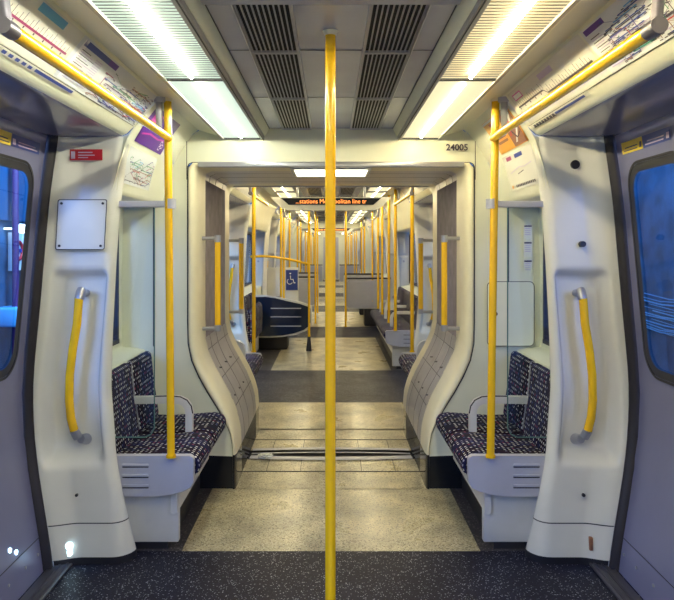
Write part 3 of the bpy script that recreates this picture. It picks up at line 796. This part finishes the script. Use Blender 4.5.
def gangway(yc, first, where, tr):
    h = .64
    fl = MB(); y0, y1 = yc-h-.03, yc+h+.03
    fl.add([(-.575, y0, 0), (.575, y0, 0), (.575, yc-.10, 0), (-.575, yc-.10, 0)], [(0, 1, 2, 3)])
    fl.add([(-.575, yc+.10, 0), (.575, yc+.10, 0), (.575, y1, 0), (-.575, y1, 0)], [(0, 1, 2, 3)])
    fl.add([(-.575, yc-.10, -.02), (.575, yc-.10, -.02), (.575, yc+.10, -.02), (-.575, yc+.10, -.02)], [(0, 1, 2, 3)], 1)
    fl.box(-.575, .575, yc-.36, yc-.352, 0, .003, 1); fl.box(-.575, .575, yc+.36, yc+.368, 0, .003, 1)
    for x in (-.42, -.20, .20, .42): fl.box(x-.002, x+.002, yc-.35, yc-.10, .0, .002, 1); fl.box(x-.002, x+.002, yc+.10, yc+.36, .0, .002, 1)
    sb = MB(); sb.box(-1.3, 1.3, yc-h-.1, yc+h+.1, -.12, -.03); sb.box(-.9,-.58,yc-h,yc+h,-.03,-.005); sb.box(.58,.9,yc-h,yc+h,-.03,-.005); struct('floor', sb, BLACK, 'added dark slab beneath the gangway, closing light leaks')  # unseen filler added so no outside light leaks up beside the plates
    struct('floor', fl, [FBEIGE, BLACK], 'floor plates of the gangway %s' % where)
    b = MB()
    for (ya, yb, z) in ((yc-.105, yc-.055, .006), (yc-.035, yc+.0, -.004), (yc+.03, yc+.055, -.004), (yc+.075, yc+.125, .006)):
        n = 16
        def arc(u, v, ya=ya, yb=yb, z=z): 
            x = -.56+1.12*u; return (x, ya+(yb-ya)*v+.03*(1-(x/.56)**2)*(1 if ya > yc else -1), z)
        b.grid(arc, n, 1)
    struct('trim_%d' % tr, b, [GREYP], 'worn metal joint plates across the gangway floor %s' % where)
    bulkhead(yc-h-.02, 1, where, tr); bulkhead(yc+h+.02, -1, where+', far end', tr+1)
    r = root('gangway_bellows', (0, yc, 0), 'brown-grey folding bellows walls of the gangway %s' % where, 'bellows')
    a, c = yc-h+.24, yc+h-.24
    b = MB(); nf = 12; rings = []
    for k in range(nf*2+1):
        y = a+(c-a)*k/(nf*2); rings.append((.018 if k % 2 else .002, y))
    P = MB(); tunnel(P, rings, lambda z, yy: 0, False)
    up = MB(); lo = MB(); top = MB(); kk = MB()
    for i, f in enumerate(P.f):
        vs = [P.v[q] for q in f]; zc = sum(v[2] for v in vs)/4; xc = abs(sum(v[0] for v in vs)/4)
        (kk if zc < .2 else up if zc > .85 and xc > .77 else top if zc > 1.8 else lo).add(vs, [(0, 1, 2, 3)], 0, False)
    mk('bellows_folds', up, BELL, r); 
    for q in (-1, 1):
        k2 = MB()
        for f in kk.f:
            vs = [kk.v[i] for i in f]
            if vs[0][0]*q > 0: k2.add(vs, [(0, 1, 2, 3)])
        mk('kick_bellows', k2, GLOSSK, r)
    lo2 = MB(); tunnel(lo2, [(0, a-.02), (0, a+.13), (.006, a+.132), (.006, a+.138), (0, a+.14), (0, a+.36), (.006, a+.362), (.006, a+.37), (0, a+.372), (0, c-.14), (.006, c-.138), (.006, c-.132), (0, c-.13), (0, c+.02)], lambda z, yy: 0)
    lo3 = MB()
    for f in lo2.f:
        vs = [lo2.v[q] for q in f]; zc = sum(v[2] for v in vs)/4; xc = abs(sum(v[0] for v in vs)/4)
        if (zc < .86 and zc > .2) or zc > 1.9:
            seam = any(abs(vs[0][1]-q) < .012 for q in (a+.135, a+.365, c-.135))
            lo3.add(vs, [(0, 1, 2, 3)], 1 if seam and abs(vs[0][1]-vs[1][1]) < .009 else (2 if zc > 1.9 else 0), True)
    for sx in (-1, 1):     # cross seams and bolts on the lower lining
        for z in (.80, .62, .44): 
            x = None
            for (p, q) in zip(OPEN, OPEN[1:]):
                if p[1] <= z <= q[1]: x = p[0]+(q[0]-p[0])*(z-p[1])/(q[1]-p[1])
            lo3.box(sx*x-.003, sx*x+.003, a, c, z-.0015, z+.001, 1)
            for yb in (a+.08, a+.3, c-.3): lo3.tube([(sx*(x+.01), yb, z+.05), (sx*(x+.012-.006+.03), yb, z+.05)], .005, 6, 1)
    mk('lower_lining', lo3, [GREYL, SEAMG, LINT], r)
    o = bpy.data.objects['gangway_bellows'] if False else r
    # lamp under the lintel
    rr = root('gangway_light', (0, yc-.42, 1.93), 'bright strip light in the gangway %s' % where, 'ceiling light')
    b = MB(); b.box(-.25, .25, yc-.60, yc-.25, 1.930, 1.950, b=.004); mk('light_housing', b, MOULD, rr)
    b = MB(); b.box(-.225, .225, yc-.585, yc-.265, 1.922, 1.931, b=.003); mk('diffuser', b, mat('gangway_diffuser', (1, 1, .9), .5, emit=(1, .93, .68), estr=3.0), rr)
    if not first: return
    for sx in (-1, 1):
        for (yy, nm) in ((yc-.50, 'near'), (yc+.60, 'far')):
            rr = root('grab_rail', (sx*.72, yy, .93), 'short upright yellow grab rail on the %s wall at the %s end of the gangway' % (SIDEN[sx], nm), 'grab rail')
            b = MB(); b.tube([(sx*.71, yy, .965), (sx*.71, yy, 1.49)], .019, 12); mk('rail_tube', b, YEL, rr)
            for z, z0, z1 in ((.945, .93, .968), (1.51, 1.487, 1.53)):
                b = MB(); b.tube([(sx*.70, yy, z), (sx*.815, yy, z)], .0125, 10); b.tube([(sx*.71, yy, z0), (sx*.71, yy, z1)], .021, 12)
                mk('rail_bracket', b, STEEL, rr)

# ================================================================== NEAR CARRIAGE
Z1 = 3.12
shell_zone('seat', -2.4, 1.55, 1, 0, 0); shell_zone('door', 1.55, Z1, 3); shell_zone('seat', Z1, 4.04, 3, .075, 0)
b = MB(); b.add([(-1.4, -2.4, 0), (1.4, -2.4, 0), (1.4, -2.4, 2.3), (-1.4, -2.4, 2.3)], [(0, 1, 2, 3)])
struct('wall_back', b, CREAM, 'cream end wall behind the viewer')
b = MB(); b.box(-.371, .371, 1.80, 1.93, 2.150, 2.172, b=.002); struct('trim_1', b, GREYP, 'grey cross strip of the near ceiling, above the centre pole')
for sx in (-1, 1):
    doorway(1.55, Z1, 1, True, 'of the near doorway') if sx < 0 else None
pillar(-1, Z1, 1, 'left white door pillar with red sticker, access plate and bright indicator', True)
pillar(1, Z1, 1, 'right cream door pillar with a round black hole and small dark slot', True)
for sx in (-1, 1):
    pillar(sx, 1.55, -1, '%s door pillar at the near side of the doorway, outside the picture' % SIDEN[sx], False) if False else None
gangway(4.70, True, 'between the near and second carriage', 5)
for sx in (-1, 1):     # flank walls closing the seat bay above the pillar
    ctx = Ctx(sx); b = MB()
    P = [(.80, 2.16), (.832, 2.135), (.89, 2.06), (.95, 1.96), (.985, 1.85), (1.0, 1.72), (1.30, 1.70), (1.34, 1.958), (1.0, 1.970), (.972, 1.973), (.952, 1.982), (.938, 1.995), (.915, 2.017)]
    b.add([(x, Z1+.012, z) for x, z in P], [tuple(range(len(P)))]); 
    struct('trim_2', b, CREAM, 'cream closing piece between the %s soffit and the seat bay' % SIDEN[sx], ctx)
bench(-1, 3.20, 1, .835, 'near left double seat in dark patterned fabric, beside the pillar with the red sticker', near=True)
bench(1, 3.20, 1, .835, 'near right double seat in dark patterned fabric, beside the pillar with the black hole', near=True)
# bay fittings: top rail, glass screen, end-wall seams and hatch
for sx in (-1, 1):
    s = SIDEN[sx]
    r = root('screen_rail', (sx*.87, 3.16, 1.66), 'short grey rail joining the near %s pole to the door pillar' % s, 'rail')
    b = MB(); b.box(.745, 1.015, 3.148, 3.172, 1.642, 1.672, b=.004); b.tube([(.755, 3.15, 1.635), (.755, 3.15, 1.68)], .027, 14); mk('rail_bar', b, GREYP, r, Ctx(sx))
    r = root('draught_screen', (sx*.93, 3.175, .56), 'clear glass draught screen at the end of the near %s seat' % s, 'glass screen')
    b = MB(); loop = [(.835, .60), (.85, .57), (.88, .555), (1.035, .555), (1.035, 1.2), (1.0, 1.64), (.835, 1.64)]
    b.prism(loop, 3.164, 3.172); mk('glass_pane', b, CLEAR, r, Ctx(sx))
    b = MB(); b.tube([(.835, 3.168, 1.64), (.835, 3.168, .60), (.85, 3.168, .57), (.88, 3.168, .555), (1.03, 3.168, .555)], .0032, 6); mk('pane_edge', b, mat('glass_edge', (.12, .22, .20), .2), r, Ctx(sx))
    b = MB(); b.box(1.064, 1.068, 4.022-.004, 4.022, .86, 1.70); b.box(.845, .80, 4.018, 4.0195, 1.865, 1.868) if False else None
    b.box(.863, .867, 4.0165, 4.0175, 1.86, 2.09)
    struct('trim_5', b, SEAM, 'dark panel seams on the %s end wall beside the gangway' % s, Ctx(sx))
b = MB(); lp = ring_rr(0, .285, 0, .39, .03); lq = ring_rr(.004, .281, .004, .386, .027)
b.loft(lp, lq, 1, lambda x, z: (.935+x, 4.0165, .86+z), 1); b.loft(lp, lp, 1, lambda x, z: (.935+x, 4.02, .86+z), 1)
b.loft(lq, [(.14, .19)]*len(lq), 2, lambda x, z: (.935+x, 4.0165, .86+z), 0)
b.tube([(.985, 4.018, 1.055), (.985, 4.011, 1.055)], .013, 14, 1)
tag(mk('wall_hatch', b, [CREAM, SEAM]), 'cream hatch with round lock on the right end wall behind the seat', 'hatch')
b = MB()
for i, (z0, z1, m) in enumerate(((1.50, 1.59, 0), (1.395, 1.49, 0), (1.33, 1.38, 0))):
    b.box(1.155, 1.205, 4.014, 4.017, z0, z1, 0); b.box(1.158, 1.202, 4.0125, 4.0142, z1-.014, z1-.004, 1)
    for k in range(4): b.box(1.16, 1.195, 4.0125, 4.0142, z1-.026-k*.012, z1-.022-k*.012, 2)
tag(mk('notice', b, [PAPER, INK, LILAC]), 'narrow white paper notice with black headings on the right end wall', 'notice')

pole(-.002, 2.22, 0, 2.168, 'tall yellow pole in the middle of the near doorway', .0175, n=20)
pole(-.766, 3.142, .468, 2.15, 'yellow pole standing on the near left seat end, with grey hanger', n=18, stub=-1, lean=-.016)
pole(.772, 3.142, .468, 2.15, 'yellow pole standing on the near right seat end, with grey hanger', n=18, stub=1, lean=.024)
overrail(-1, 1.56, 3.142, 'long yellow overhead rail above the near left door')
overrail(1, 1.56, 3.142, 'long yellow overhead rail above the near right door')
for sx in (-1, 1):
    s = SIDEN[sx]; tone = 'cool white' if sx < 0 else 'warm yellow'
    lightbox(sx, 1.58, 2.605, True, '%s ribbed ceiling light nearest the viewer on the %s' % (tone, s))
    lightbox(sx, 2.612, 4.01, False, '%s smooth ceiling light on the %s, ending at the gangway wall' % (tone, s))
    lightbox(sx, .4, 1.57, False, '%s ceiling light overhead on the %s' % (tone, s))
    lightbox(sx, -1.6, -.1, False, '%s ceiling light behind the viewer on the %s' % (tone, s))
    for (a, c, nm) in ((1.93, 2.43, 'nearest'), (2.44, 3.19, 'middle'), (3.20, 4.0, 'farthest')):
        vent(sx, a, c, 'black slotted ceiling vent, %s of the three on the %s of the near ceiling' % (nm, s))
b = MB()
for y in (2.435, 3.195): b.box(-.37, .37, y-.0015, y+.0015, 2.168, 2.1695)
for x in (-.372, .370): b.box(x, x+.002, 1.93, 4.03, 2.166, 2.1695)
struct('trim_3', b, SEAM, 'thin joints of the near grey ceiling panels')

# printed cards
C1, C2 = DOOR_COVE, SEAT_COVE
o, cx_, pl = sheet(C1, -1, 2.20, 3.09, .012, .183, PAPERW, 'tube_map', 'white network map card above the near left door', 'map')
b = MB(); pr_rect(b, pl, .02, .04, .055, .96, 11); pr_rect(b, pl, .03, .04, .30, .17, 1); pr_rect(b, pl, .30, .04, .40, .17, 8, nv=1)
for i in range(14): pr_rect(b, pl, .04, .24+i*.05, .13+.03*(i % 3), .255+i*.05, 7 if i % 2 else 0, k=1, nv=1); pr_rect(b, pl, .19, .24+i*.05, .26, .255+i*.05, 7, k=1, nv=1)
mk('map_header', b, PRM, o, cx_); net_map(o, cx_, pl, .28, .12, .98, .95, 3, 38)
o, cx_, pl = sheet(C1, -1, 1.55, 2.19, .012, .183, PAPER, 'line_diagram', 'line diagram card with light blue heading above the near left door', 'map')
b = MB(); pr_rect(b, pl, .52, .04, .80, .20, 3); mk('card_header', b, PRM, o, cx_); strip_line(o, cx_, pl, .1, .97, .52, 4, 26)
o, cx_, pl = sheet(C1, -1, 1.7, 2.40, .186, .208, PAPER, 'blue_strip_notice', 'narrow notice strip with dark blue bar under the left line diagram', 'notice')
b = MB(); pr_rect(b, pl, .55, .25, .98, .75, 1, nv=1)
for i in range(9): pr_rect(b, pl, .02+i*.058, .3, .055+i*.058, .8, 1, nv=1)
mk('notice_print', b, PRM, o, cx_)
o, cx_, pl = sheet(C1, 1, 1.55, 2.17, .012, .183, PAPERW, 'tube_map', 'white network map card above the near right door, purple heading', 'map')
b = MB(); pr_rect(b, pl, .74, .04, .97, .15, 8)
for i in range(14): pr_rect(b, pl, .84-.02*(i % 3), .24+i*.05, .95, .255+i*.05, 7 if i % 2 else 0, k=1, nv=1)
mk('map_header', b, PRM, o, cx_); net_map(o, cx_, pl, .02, .06, .80, .95, 11, 36)
o, cx_, pl = sheet(C1, 1, 2.19, 3.06, .012, .183, PAPER, 'line_diagram', 'line diagram card with small red and lilac panels above the near right door', 'map')
b = MB(); pr_rect(b, pl, .36, .10, .54, .24, 7); mk('card_header', b, PRM, o, cx_); b = MB(); pr_rect(b, pl, .82, .10, .95, .28, 10); pr_rect(b, pl, .83, .13, .94, .25, 11, k=1); mk('card_note', b, PRM, o, cx_); strip_line(o, cx_, pl, .03, .97, .58, 0, 34, step=.55)
o, cx_, pl = sheet(C1, 1, 2.40, 3.08, .186, .208, PAPER, 'blue_strip_notice', 'narrow notice strip with dark blue bar under the right line diagram', 'notice')
b = MB(); pr_rect(b, pl, .05, .3, .52, .75, 1, nv=1)
for i in range(8): pr_rect(b, pl, .54+i*.052, .3, .58+i*.052, .85, 0, nv=1)
pr_rect(b, pl, .52, .85, .96, .98, 0, nv=1); mk('notice_print', b, PRM, o, cx_)
for sx in (-1, 1):   # blank edge line under the cards
    b = MB(); sweepx([cove(C1, .1845, .002), cove(C1, .1865, .002)], 1.55, 3.1, b, sx); struct('trim_4', b, SEAM, 'thin groove under the %s cards' % SIDEN[sx])
o, cx_, pl = sheet(C2, -1, 3.22, 3.70, .045, .245, PURP, 'poster', 'purple poster with pink shapes above the near left seat', 'poster')
b = MB(); pr_rect(b, pl, .08, .10, .36, .36, 10, 0); pr_line(b, pl, [(.05, .42), (.30, .50), (.6, .50)], .02, .02, 11, 1); pr_line(b, pl, [(.05, .75), (.3, .66), (.62, .68), (.9, .6)], .02, .025, 10, 1)
for u, v in ((.80, .72), (.80, .86), (.86, .79)): pr_line(b, pl, [(u-.03, v-.05), (u+.03, v-.05), (u+.03, v+.05), (u-.03, v+.05), (u-.03, v-.05)], .006, .012, 11, 1)
mk('poster_print', b, PRM, o, cx_)
o, cx_, pl = sheet(C2, -1, 3.20, 3.68, .275, .455, PAPERW, 'line_map', 'white area map card below the purple poster', 'map')
net_map(o, cx_, pl, .05, .06, .95, .92, 21, 20)
o, cx_, pl = sheet(C2, 1, 3.20, 3.70, .045, .245, PORA, 'poster', 'orange and brown poster above the near right seat', 'poster')
b = MB(); pr_rect(b, pl, .02, .0, .42, .98, 9); pr_line(b, pl, [(.04, .1), (.18, .4), (.10, .6), (.3, .9)], .03, .03, 11, 1); pr_line(b, pl, [(.35, .05), (.22, .35), (.36, .7)], .03, .03, 2, 1); pr_line(b, pl, [(.06, .7), (.2, .8), (.3, .55)], .02, .02, 0, 2)
for v in (.42, .55, .68): pr_rect(b, pl, .50, v, .86, v+.07, 9, 1)
pr_rect(b, pl, .50, .12, .8, .2, 2, 1); pr_rect(b, pl, .46, .01, .98, .08, 11, 1); mk('poster_print', b, PRM, o, cx_)
o, cx_, pl = sheet(C2, 1, 3.20, 3.72, .262, .455, PAPER, 'line_map', 'white line map card with red and blue headings below the orange poster', 'map')
b = MB(); pr_rect(b, pl, .68, .06, .86, .17, 4); pr_rect(b, pl, .30, .06, .56, .17, 1)
pr_line(b, pl, [(.1, .42), (.35, .46), (.5, .42), (.85, .52)], .01, .010, 7, 1); pr_line(b, pl, [(.4, .55), (.6, .6)], .01, .012, 0, 1)
for i in range(12): pr_rect(b, pl, .12+i*.055, .87, .155+i*.055, .94, 0, 1)
pr_rect(b, pl, .86, .86, .92, .95, 6, 1); mk('map_print', b, PRM, o, cx_)

# stickers over the door windows
def door_sticker(sx, y0, y1, m, label, pr):
    b = MB(); ctx = Ctx(sx)
    b.grid(lambda u, v: (D(1.865+.05*v)-.004, y0+(y1-y0)*u, 1.865+.05*v), 2, 2); o = mk('door_sticker', b, m, None, ctx); tag(o, label, 'sticker')
    q = MB()
    for k in range(3):
        q.grid(lambda u, v: (D(1.88)-.0065, y0+(y1-y0)*(.22+.68*u*(1-.1*k)), 1.873+.013*k+.005*v), 1, 1)
    q.grid(lambda u, v: (D(1.88)-.0065, y0+(y1-y0)*(.03+.10*u), 1.873+.03*v), 1, 1); mk('sticker_print', q, pr, o, ctx)
door_sticker(-1, 2.55, 2.715, YST, 'yellow warning sticker over the left door window', INK)
door_sticker(-1, 2.72, 2.98, BST, 'blue sticker over the left door window', LILAC)
door_sticker(1, 2.79, 2.985, YST, 'yellow warning sticker over the right door window', INK)
door_sticker(1, 2.56, 2.785, BST, 'blue sticker over the right door window', LILAC)

# carriage number
text_w('carriage_number', '24005', .053, lambda v: (.755+v[0], 4.012-v[2], 2.035+v[1]), INK)
tag(bpy.data.objects['carriage_number'], 'black number 24005 on the wall above the gangway', 'number')
# crumpled scrap on the gangway floor
bm = bmesh.new(); bmesh.ops.create_icosphere(bm, subdivisions=3, radius=1); rd = random.Random(4)
for v in bm.verts: v.co = Vector((v.co.x*.05, v.co.y*.03, v.co.z*.016))*(.65+.6*rd.random())
b = MB(); bm.verts.index_update(); b.add([(v.co.x-.45, v.co.y+4.62, v.co.z+.018) for v in bm.verts], [[v.index for v in f.verts] for f in bm.faces]); bm.free()
tag(mk('crumpled_paper', b, PAPER), 'scrap of crumpled white paper on the gangway floor joint', 'litter')

# ================================================================== SECOND AND THIRD CARRIAGE
def sign(y, label, big):
    r = root('display_sign', (0, y, 1.80), label, 'display sign')
    P = [(-.50, 1.902), (.50, 1.902), (.42, 1.815), (.36, 1.785), (-.36, 1.785), (-.42, 1.815)]
    b = MB(); b.prism([(p[0]*1.08, p[1]) for p in P][::-1], y, y+.14); mk('sign_housing', b, MOULD, r)
    for x in (-.3, .3): b = MB(); b.tube([(x, y+.07, 1.90), (x, y+.07, 2.17)], .012, 8); mk('sign_hanger', b, STEEL, r)
    b = MB(); b.prism([(-.445, 1.893), (.445, 1.893), (.375, 1.833), (-.375, 1.833)][::-1], y-.006, y+.002); sc_ = mk('sign_screen', b, GLOSSK, r)
    if big: text_w('sign_text', '...stations Metropolitan line tr', .056, lambda v: (.0+v[0]*.93, y-.008-v[2], 1.846+v[1]), LED, sc_)
    else:
        b = MB(); rd = random.Random(5); x = -.33
        while x < .33:
            wd = rd.uniform(.02, .05); b.box(x, x+wd, y-.009, y-.006, 1.848, 1.848+rd.choice([.022, .03])); x += wd+rd.choice([.008, .02])
        mk('sign_text', b, LED, sc_)
ORD = ['first', 'second', 'third', 'fourth', 'fifth', 'sixth', 'seventh', 'eighth', 'ninth', 'tenth', 'eleventh']
def carriage(o, car, first, t0):
    """o = y of the start of the saloon"""
    Z = [('seat', 0, .91), ('door', .91, 2.56), ('seat', 2.56, 5.46), ('door', 5.46, 6.96), ('seat', 6.96, 9.86), ('door', 9.86, 11.46), ('seat', 11.46, 12.36)]
    di = 0; names = ['first', 'middle', 'last']
    for k, (kd, a, c) in enumerate(Z):
        shell_zone(kd, o+a, o+c, t0+2*k, 0 if k == 0 else .075, 0 if k == 6 else .075)
        if kd == 'door':
            doorway(o+a, o+c, t0+di, False, 'of the %s doorway, %s carriage' % (names[di], car))
            for sx in (-1, 1):
                pillar(sx, o+c, 1, '%s door pillar facing us beyond the %s doorway, %s carriage' % (SIDEN[sx], names[di], car), False)
                if first: pillar(sx, o+a, -1, '%s door pillar before the %s doorway, %s carriage' % (SIDEN[sx], names[di], car), False)
                overrail(sx, o+a, o+c, 'yellow overhead rail above the %s of the %s doorway, %s carriage' % (SIDEN[sx], names[di], car), False)
                sheet(DOOR_COVE, sx, o+a+.05, o+c-.05, .012, .183, PAPERW, 'line_map', 'white map card over the %s of the %s doorway, %s carriage' % (SIDEN[sx], names[di], car), 'map')
                for yy, wh in ((o+c-.09, 'far'),) + (((o+a+.03, 'near'),)):
                    if first and di == 0 and sx < 0 and wh == 'far': continue
                    pole(sx*(.728 if first and di == 0 and sx < 0 else .765), yy if wh == 'near' else o+c+.02, .468, 2.16, 'yellow pole on the %s at the %s edge of the %s doorway, %s carriage' % (SIDEN[sx], wh, names[di], car), n=10, stub=sx if wh == 'far' else 0) if not (wh == 'near' and False) else None
            di += 1
    y = .05; i = 0
    while y < 12.2:
        for sx in (-1, 1):
            lightbox(sx, o+y, o+y+1.12, False, '%s warm ceiling light counted from the gangway in the %s row, %s carriage' % (ORD[i], SIDEN[sx], car), tube=True)
            vent(sx, o+y, o+y+1.1, '%s black ceiling vent counted from the gangway in the %s row, %s carriage' % (ORD[i], SIDEN[sx], car))
        y += 1.22; i += 1
    pole(0, o+1.73, 0, 2.165, 'centre pole of the first doorway, %s carriage' % car, n=10)
    pole(0, o+6.2, 0, 2.165, 'centre pole of the middle doorway, %s carriage' % car, n=10)
    pole(0, o+10.6, 0, 2.165, 'centre pole of the last doorway, %s carriage' % car, n=10)
o2 = 5.38
carriage(o2, 'second', True, 20)
bench(-1, o2+.87, -1, .84, 'left double seat just past the gangway, second carriage')
bench(1, o2+.87, -1, .84, 'right double seat just past the gangway, second carriage')
sign(5.95, 'display sign with orange words hanging just past the gangway', True)
sign(15.0, 'small far display sign with orange words deep in the second carriage', False)
bench(1, o2+2.62, 1, 2.78, 'long row of patterned seats on the right beyond the first doorway', 6)
tipups(-1, o2+2.66, 1.25, 'folded patterned tip-up seats on the left beyond the first doorway')
transverse(-1, 9.45, 'dark blue curved seat shell reaching into the aisle on the left', CARD, True)
transverse(1, 12.35, 'grey slatted seat shell facing us on the right, past the middle doorway', GREYP, False)
transverse(-1, 12.9, 'grey slatted seat shell on the left, past the middle doorway', GREYP, False, .30)
transverse(-1, 15.0, 'farther grey seat shell on the left, behind another, in the second carriage', GREYP, False)
transverse(1, 14.4, 'farther grey seat shell on the right, behind another, in the second carriage', GREYP, False)
pole(-.31, 9.45, 0, 2.165, 'yellow floor pole with black boot at the tip of the blue shell', n=12, boot=True)
pole(.27, 12.32, 0, 2.165, 'yellow pole at the aisle corner of the grey slatted shell on the right', n=10)
pole(.30, 13.4, 0, 2.165, 'yellow pole just behind the grey slatted shell on the right', n=10)
pole(-.30, 12.87, 0, 2.165, 'yellow pole at the aisle corner of the grey shell on the left', n=10)
pole(-.30, 14.97, 0, 2.165, 'yellow pole at the corner of the second grey shell on the left', n=10)
pole(.765, 8.85, .46, 2.16, 'yellow pole rising between the right-hand row seats, nearer one', n=10)
pole(.765, 10.0, .46, 2.16, 'yellow pole rising between the right-hand row seats, farther one', n=10)
pole(-.765, 10.25, 0, 2.16, 'yellow pole behind the blue shell by the left wall', n=10)
r = root('waist_rail', (-.7, 9.4, 1.25), 'curved yellow rail crossing from the left wall to the booted pole', 'rail')
b = MB(); b.tube([(-1.12, 9.30, 1.33), (-.95, 9.34, 1.335), (-.80, 9.38, 1.325), (-.6, 9.42, 1.29), (-.45, 9.44, 1.255), (-.31, 9.45, 1.225)], .018, 10); mk('rail_tube', b, YEL, r)
b = MB(); b.box(-.76, -.56, 11.30, 11.312, .74, 1.08); q = MB()
# wheelchair symbol
wc = [(-.685, .985), (-.68, .92), (-.64, .92), (-.625, .86), (-.60, .865)]
q.tube([(x, 11.296, z) for x, z in wc], .008, 6); q.tube([(-.688, 11.296, 1.01), (-.686, 11.296, 1.03)], .014, 8)
q.tube([(-.695+.045*cos(a), 11.296, .885+.045*sin(a)) for a in [radians(120+i*24) for i in range(10)]], .007, 6)
o = mk('wheelchair_sign', b, BST); tag(o, 'blue square sign with white wheelchair symbol on a panel at the left', 'sign'); mk('wheelchair_symbol', q, WHT, o)
b = MB(); b.box(-1.11, -.55, 11.315, 11.33, .05, 1.12, b=.005); tag(mk('bay_partition', b, MOULD), 'pale partition carrying the blue wheelchair sign', 'partition')
gangway(o2+12.36+.66, False, 'after the second carriage', 40)
o3 = o2+12.36+1.32
carriage(o3, 'third', False, 50)
transverse(-1, o3+3.0, 'left grey seat shell past the first doorway, third carriage', GREYP, False)
transverse(1, o3+3.0, 'right grey seat shell past the first doorway, third carriage', GREYP, False)
b = MB(); b.box(-1.3, 1.3, o3+12.36, o3+12.42, 0, 2.2); b.box(-.35, .35, o3+12.33, o3+12.36, 0, 1.95, 1); struct('wall_far', b, [CREAM, GREYP], 'closed end wall of the last carriage in view')
# shadowed gap closers over the seat bays of the far carriages are the pillars themselves

# ================================================================== STATION OUTSIDE THE DOOR WINDOWS
def plat(sx):
    s = SIDEN[sx]
    b = MB(); b.box(sx*3.6-.05, sx*3.6+.05, 1, 14, -1, 3.6); struct('wall_platform_%s' % s, b, PLATW, 'dark blue station wall outside the %s doors' % s)
    b = MB(); b.box(min(sx*1.55, sx*3.6), max(sx*1.55, sx*3.6), -3, 14, -.3, -.05); struct('floor_platform_%s' % s, b, PLATW, 'platform outside the %s doors' % s)
plat(-1); plat(1)
area('platform_wall_light', (-2.2, 6.2, 3.2), (-3.6, 7.3, 1.2), .6, 2.5, 210, (.25, .55, 1))
area('platform_wall_light', (2.2, 6.2, 3.2), (3.6, 7.3, 1.2), .6, 2.5, 75, (.25, .55, 1))
b = MB(); b.tube([(-3.36, 7.25, 1.66), (-3.36, 7.32, 1.66)], .05, 12); b.box(-3.55, -3.36, 7.27, 7.30, 1.65, 1.67); tag(mk('platform_lamp', b, LAMPW), 'small bright lamp outside the left door window', 'lamp')
b = MB(); b.tube([(-3.40, 7.22, -.05), (-3.40, 7.22, 3.2)], .035, 10); tag(mk('platform_post', b, PLATP), 'thin dark pink post outside the left door window', 'post')
b = MB(); b.box(-3.545, -3.50, 7.35, 7.65, 1.2, 1.62); o = mk('roundel_poster', b, PAPERW); tag(o, 'white poster with a red ring outside the left door window', 'poster')
b = MB(); b.tube([(-3.49, 7.48+.10*cos(i*pi/8), 1.42+.10*sin(i*pi/8)) for i in range(17)], .02, 6); mk('ring_mark', b, PRED, o); b = MB(); b.box(-3.492, -3.485, 7.36, 7.6, 1.40, 1.44); mk('bar_mark', b, PBLUE, o)
b = MB(); b.box(-3.55, -3.25, 7.0, 7.4, .62, .82, b=.02); tag(mk('platform_box', b, CYAN), 'pale blue box on the platform outside the left door window', 'box')
b = MB(); b.box(-3.548, -3.50, 6.7, 8.2, 1.75, 2.9); tag(mk('canopy_panel', b, PLATG), 'teal panel high on the station wall outside the left window', 'panel')
b = MB()
rd = random.Random(9)
for i in range(14):
    z = .55+.42*(i/14)**1.3; y = 6.4+.5*rd.random(); b.tube([(3.53, y, z), (3.53, y+.35, z-.02+.03*rd.random()), (3.53, y+.9, z+.01)], .0035+.006*rd.random(), 5)
tag(mk('cable_run', b, CYAN), 'pale cables along the station wall outside the right window', 'cable')
GR = {'handrail_pole': 'yellow upright poles along the train', 'ceiling_light': 'ceiling lights in two rows', 'ceiling_vent': 'slotted ceiling vents in two rows', 'door_pillar': 'moulded pillars beside the doors',
      'bench_seat': 'patterned seats along the walls', 'crossways_seat': 'seats set across the carriage', 'grab_rail': 'upright grab rails in the gangway', 'overhead_rail': 'overhead rails above the doors',
      'tube_map': 'network map cards', 'line_map': 'map cards', 'line_diagram': 'line diagram cards', 'poster': 'posters above the seats', 'door_sticker': 'stickers over the door windows', 'blue_strip_notice': 'strip notices',
      'draught_screen': 'glass draught screens', 'screen_rail': 'short grey rails', 'gangway_bellows': 'gangway bellows', 'gangway_light': 'gangway lights', 'display_sign': 'display signs'}
for o in bpy.data.objects:
    if 'category' in o and not o.parent:
        g = GR.get(o.name.split('.')[0])
        if g: o['group'] = g
print('objects', len(bpy.data.objects))
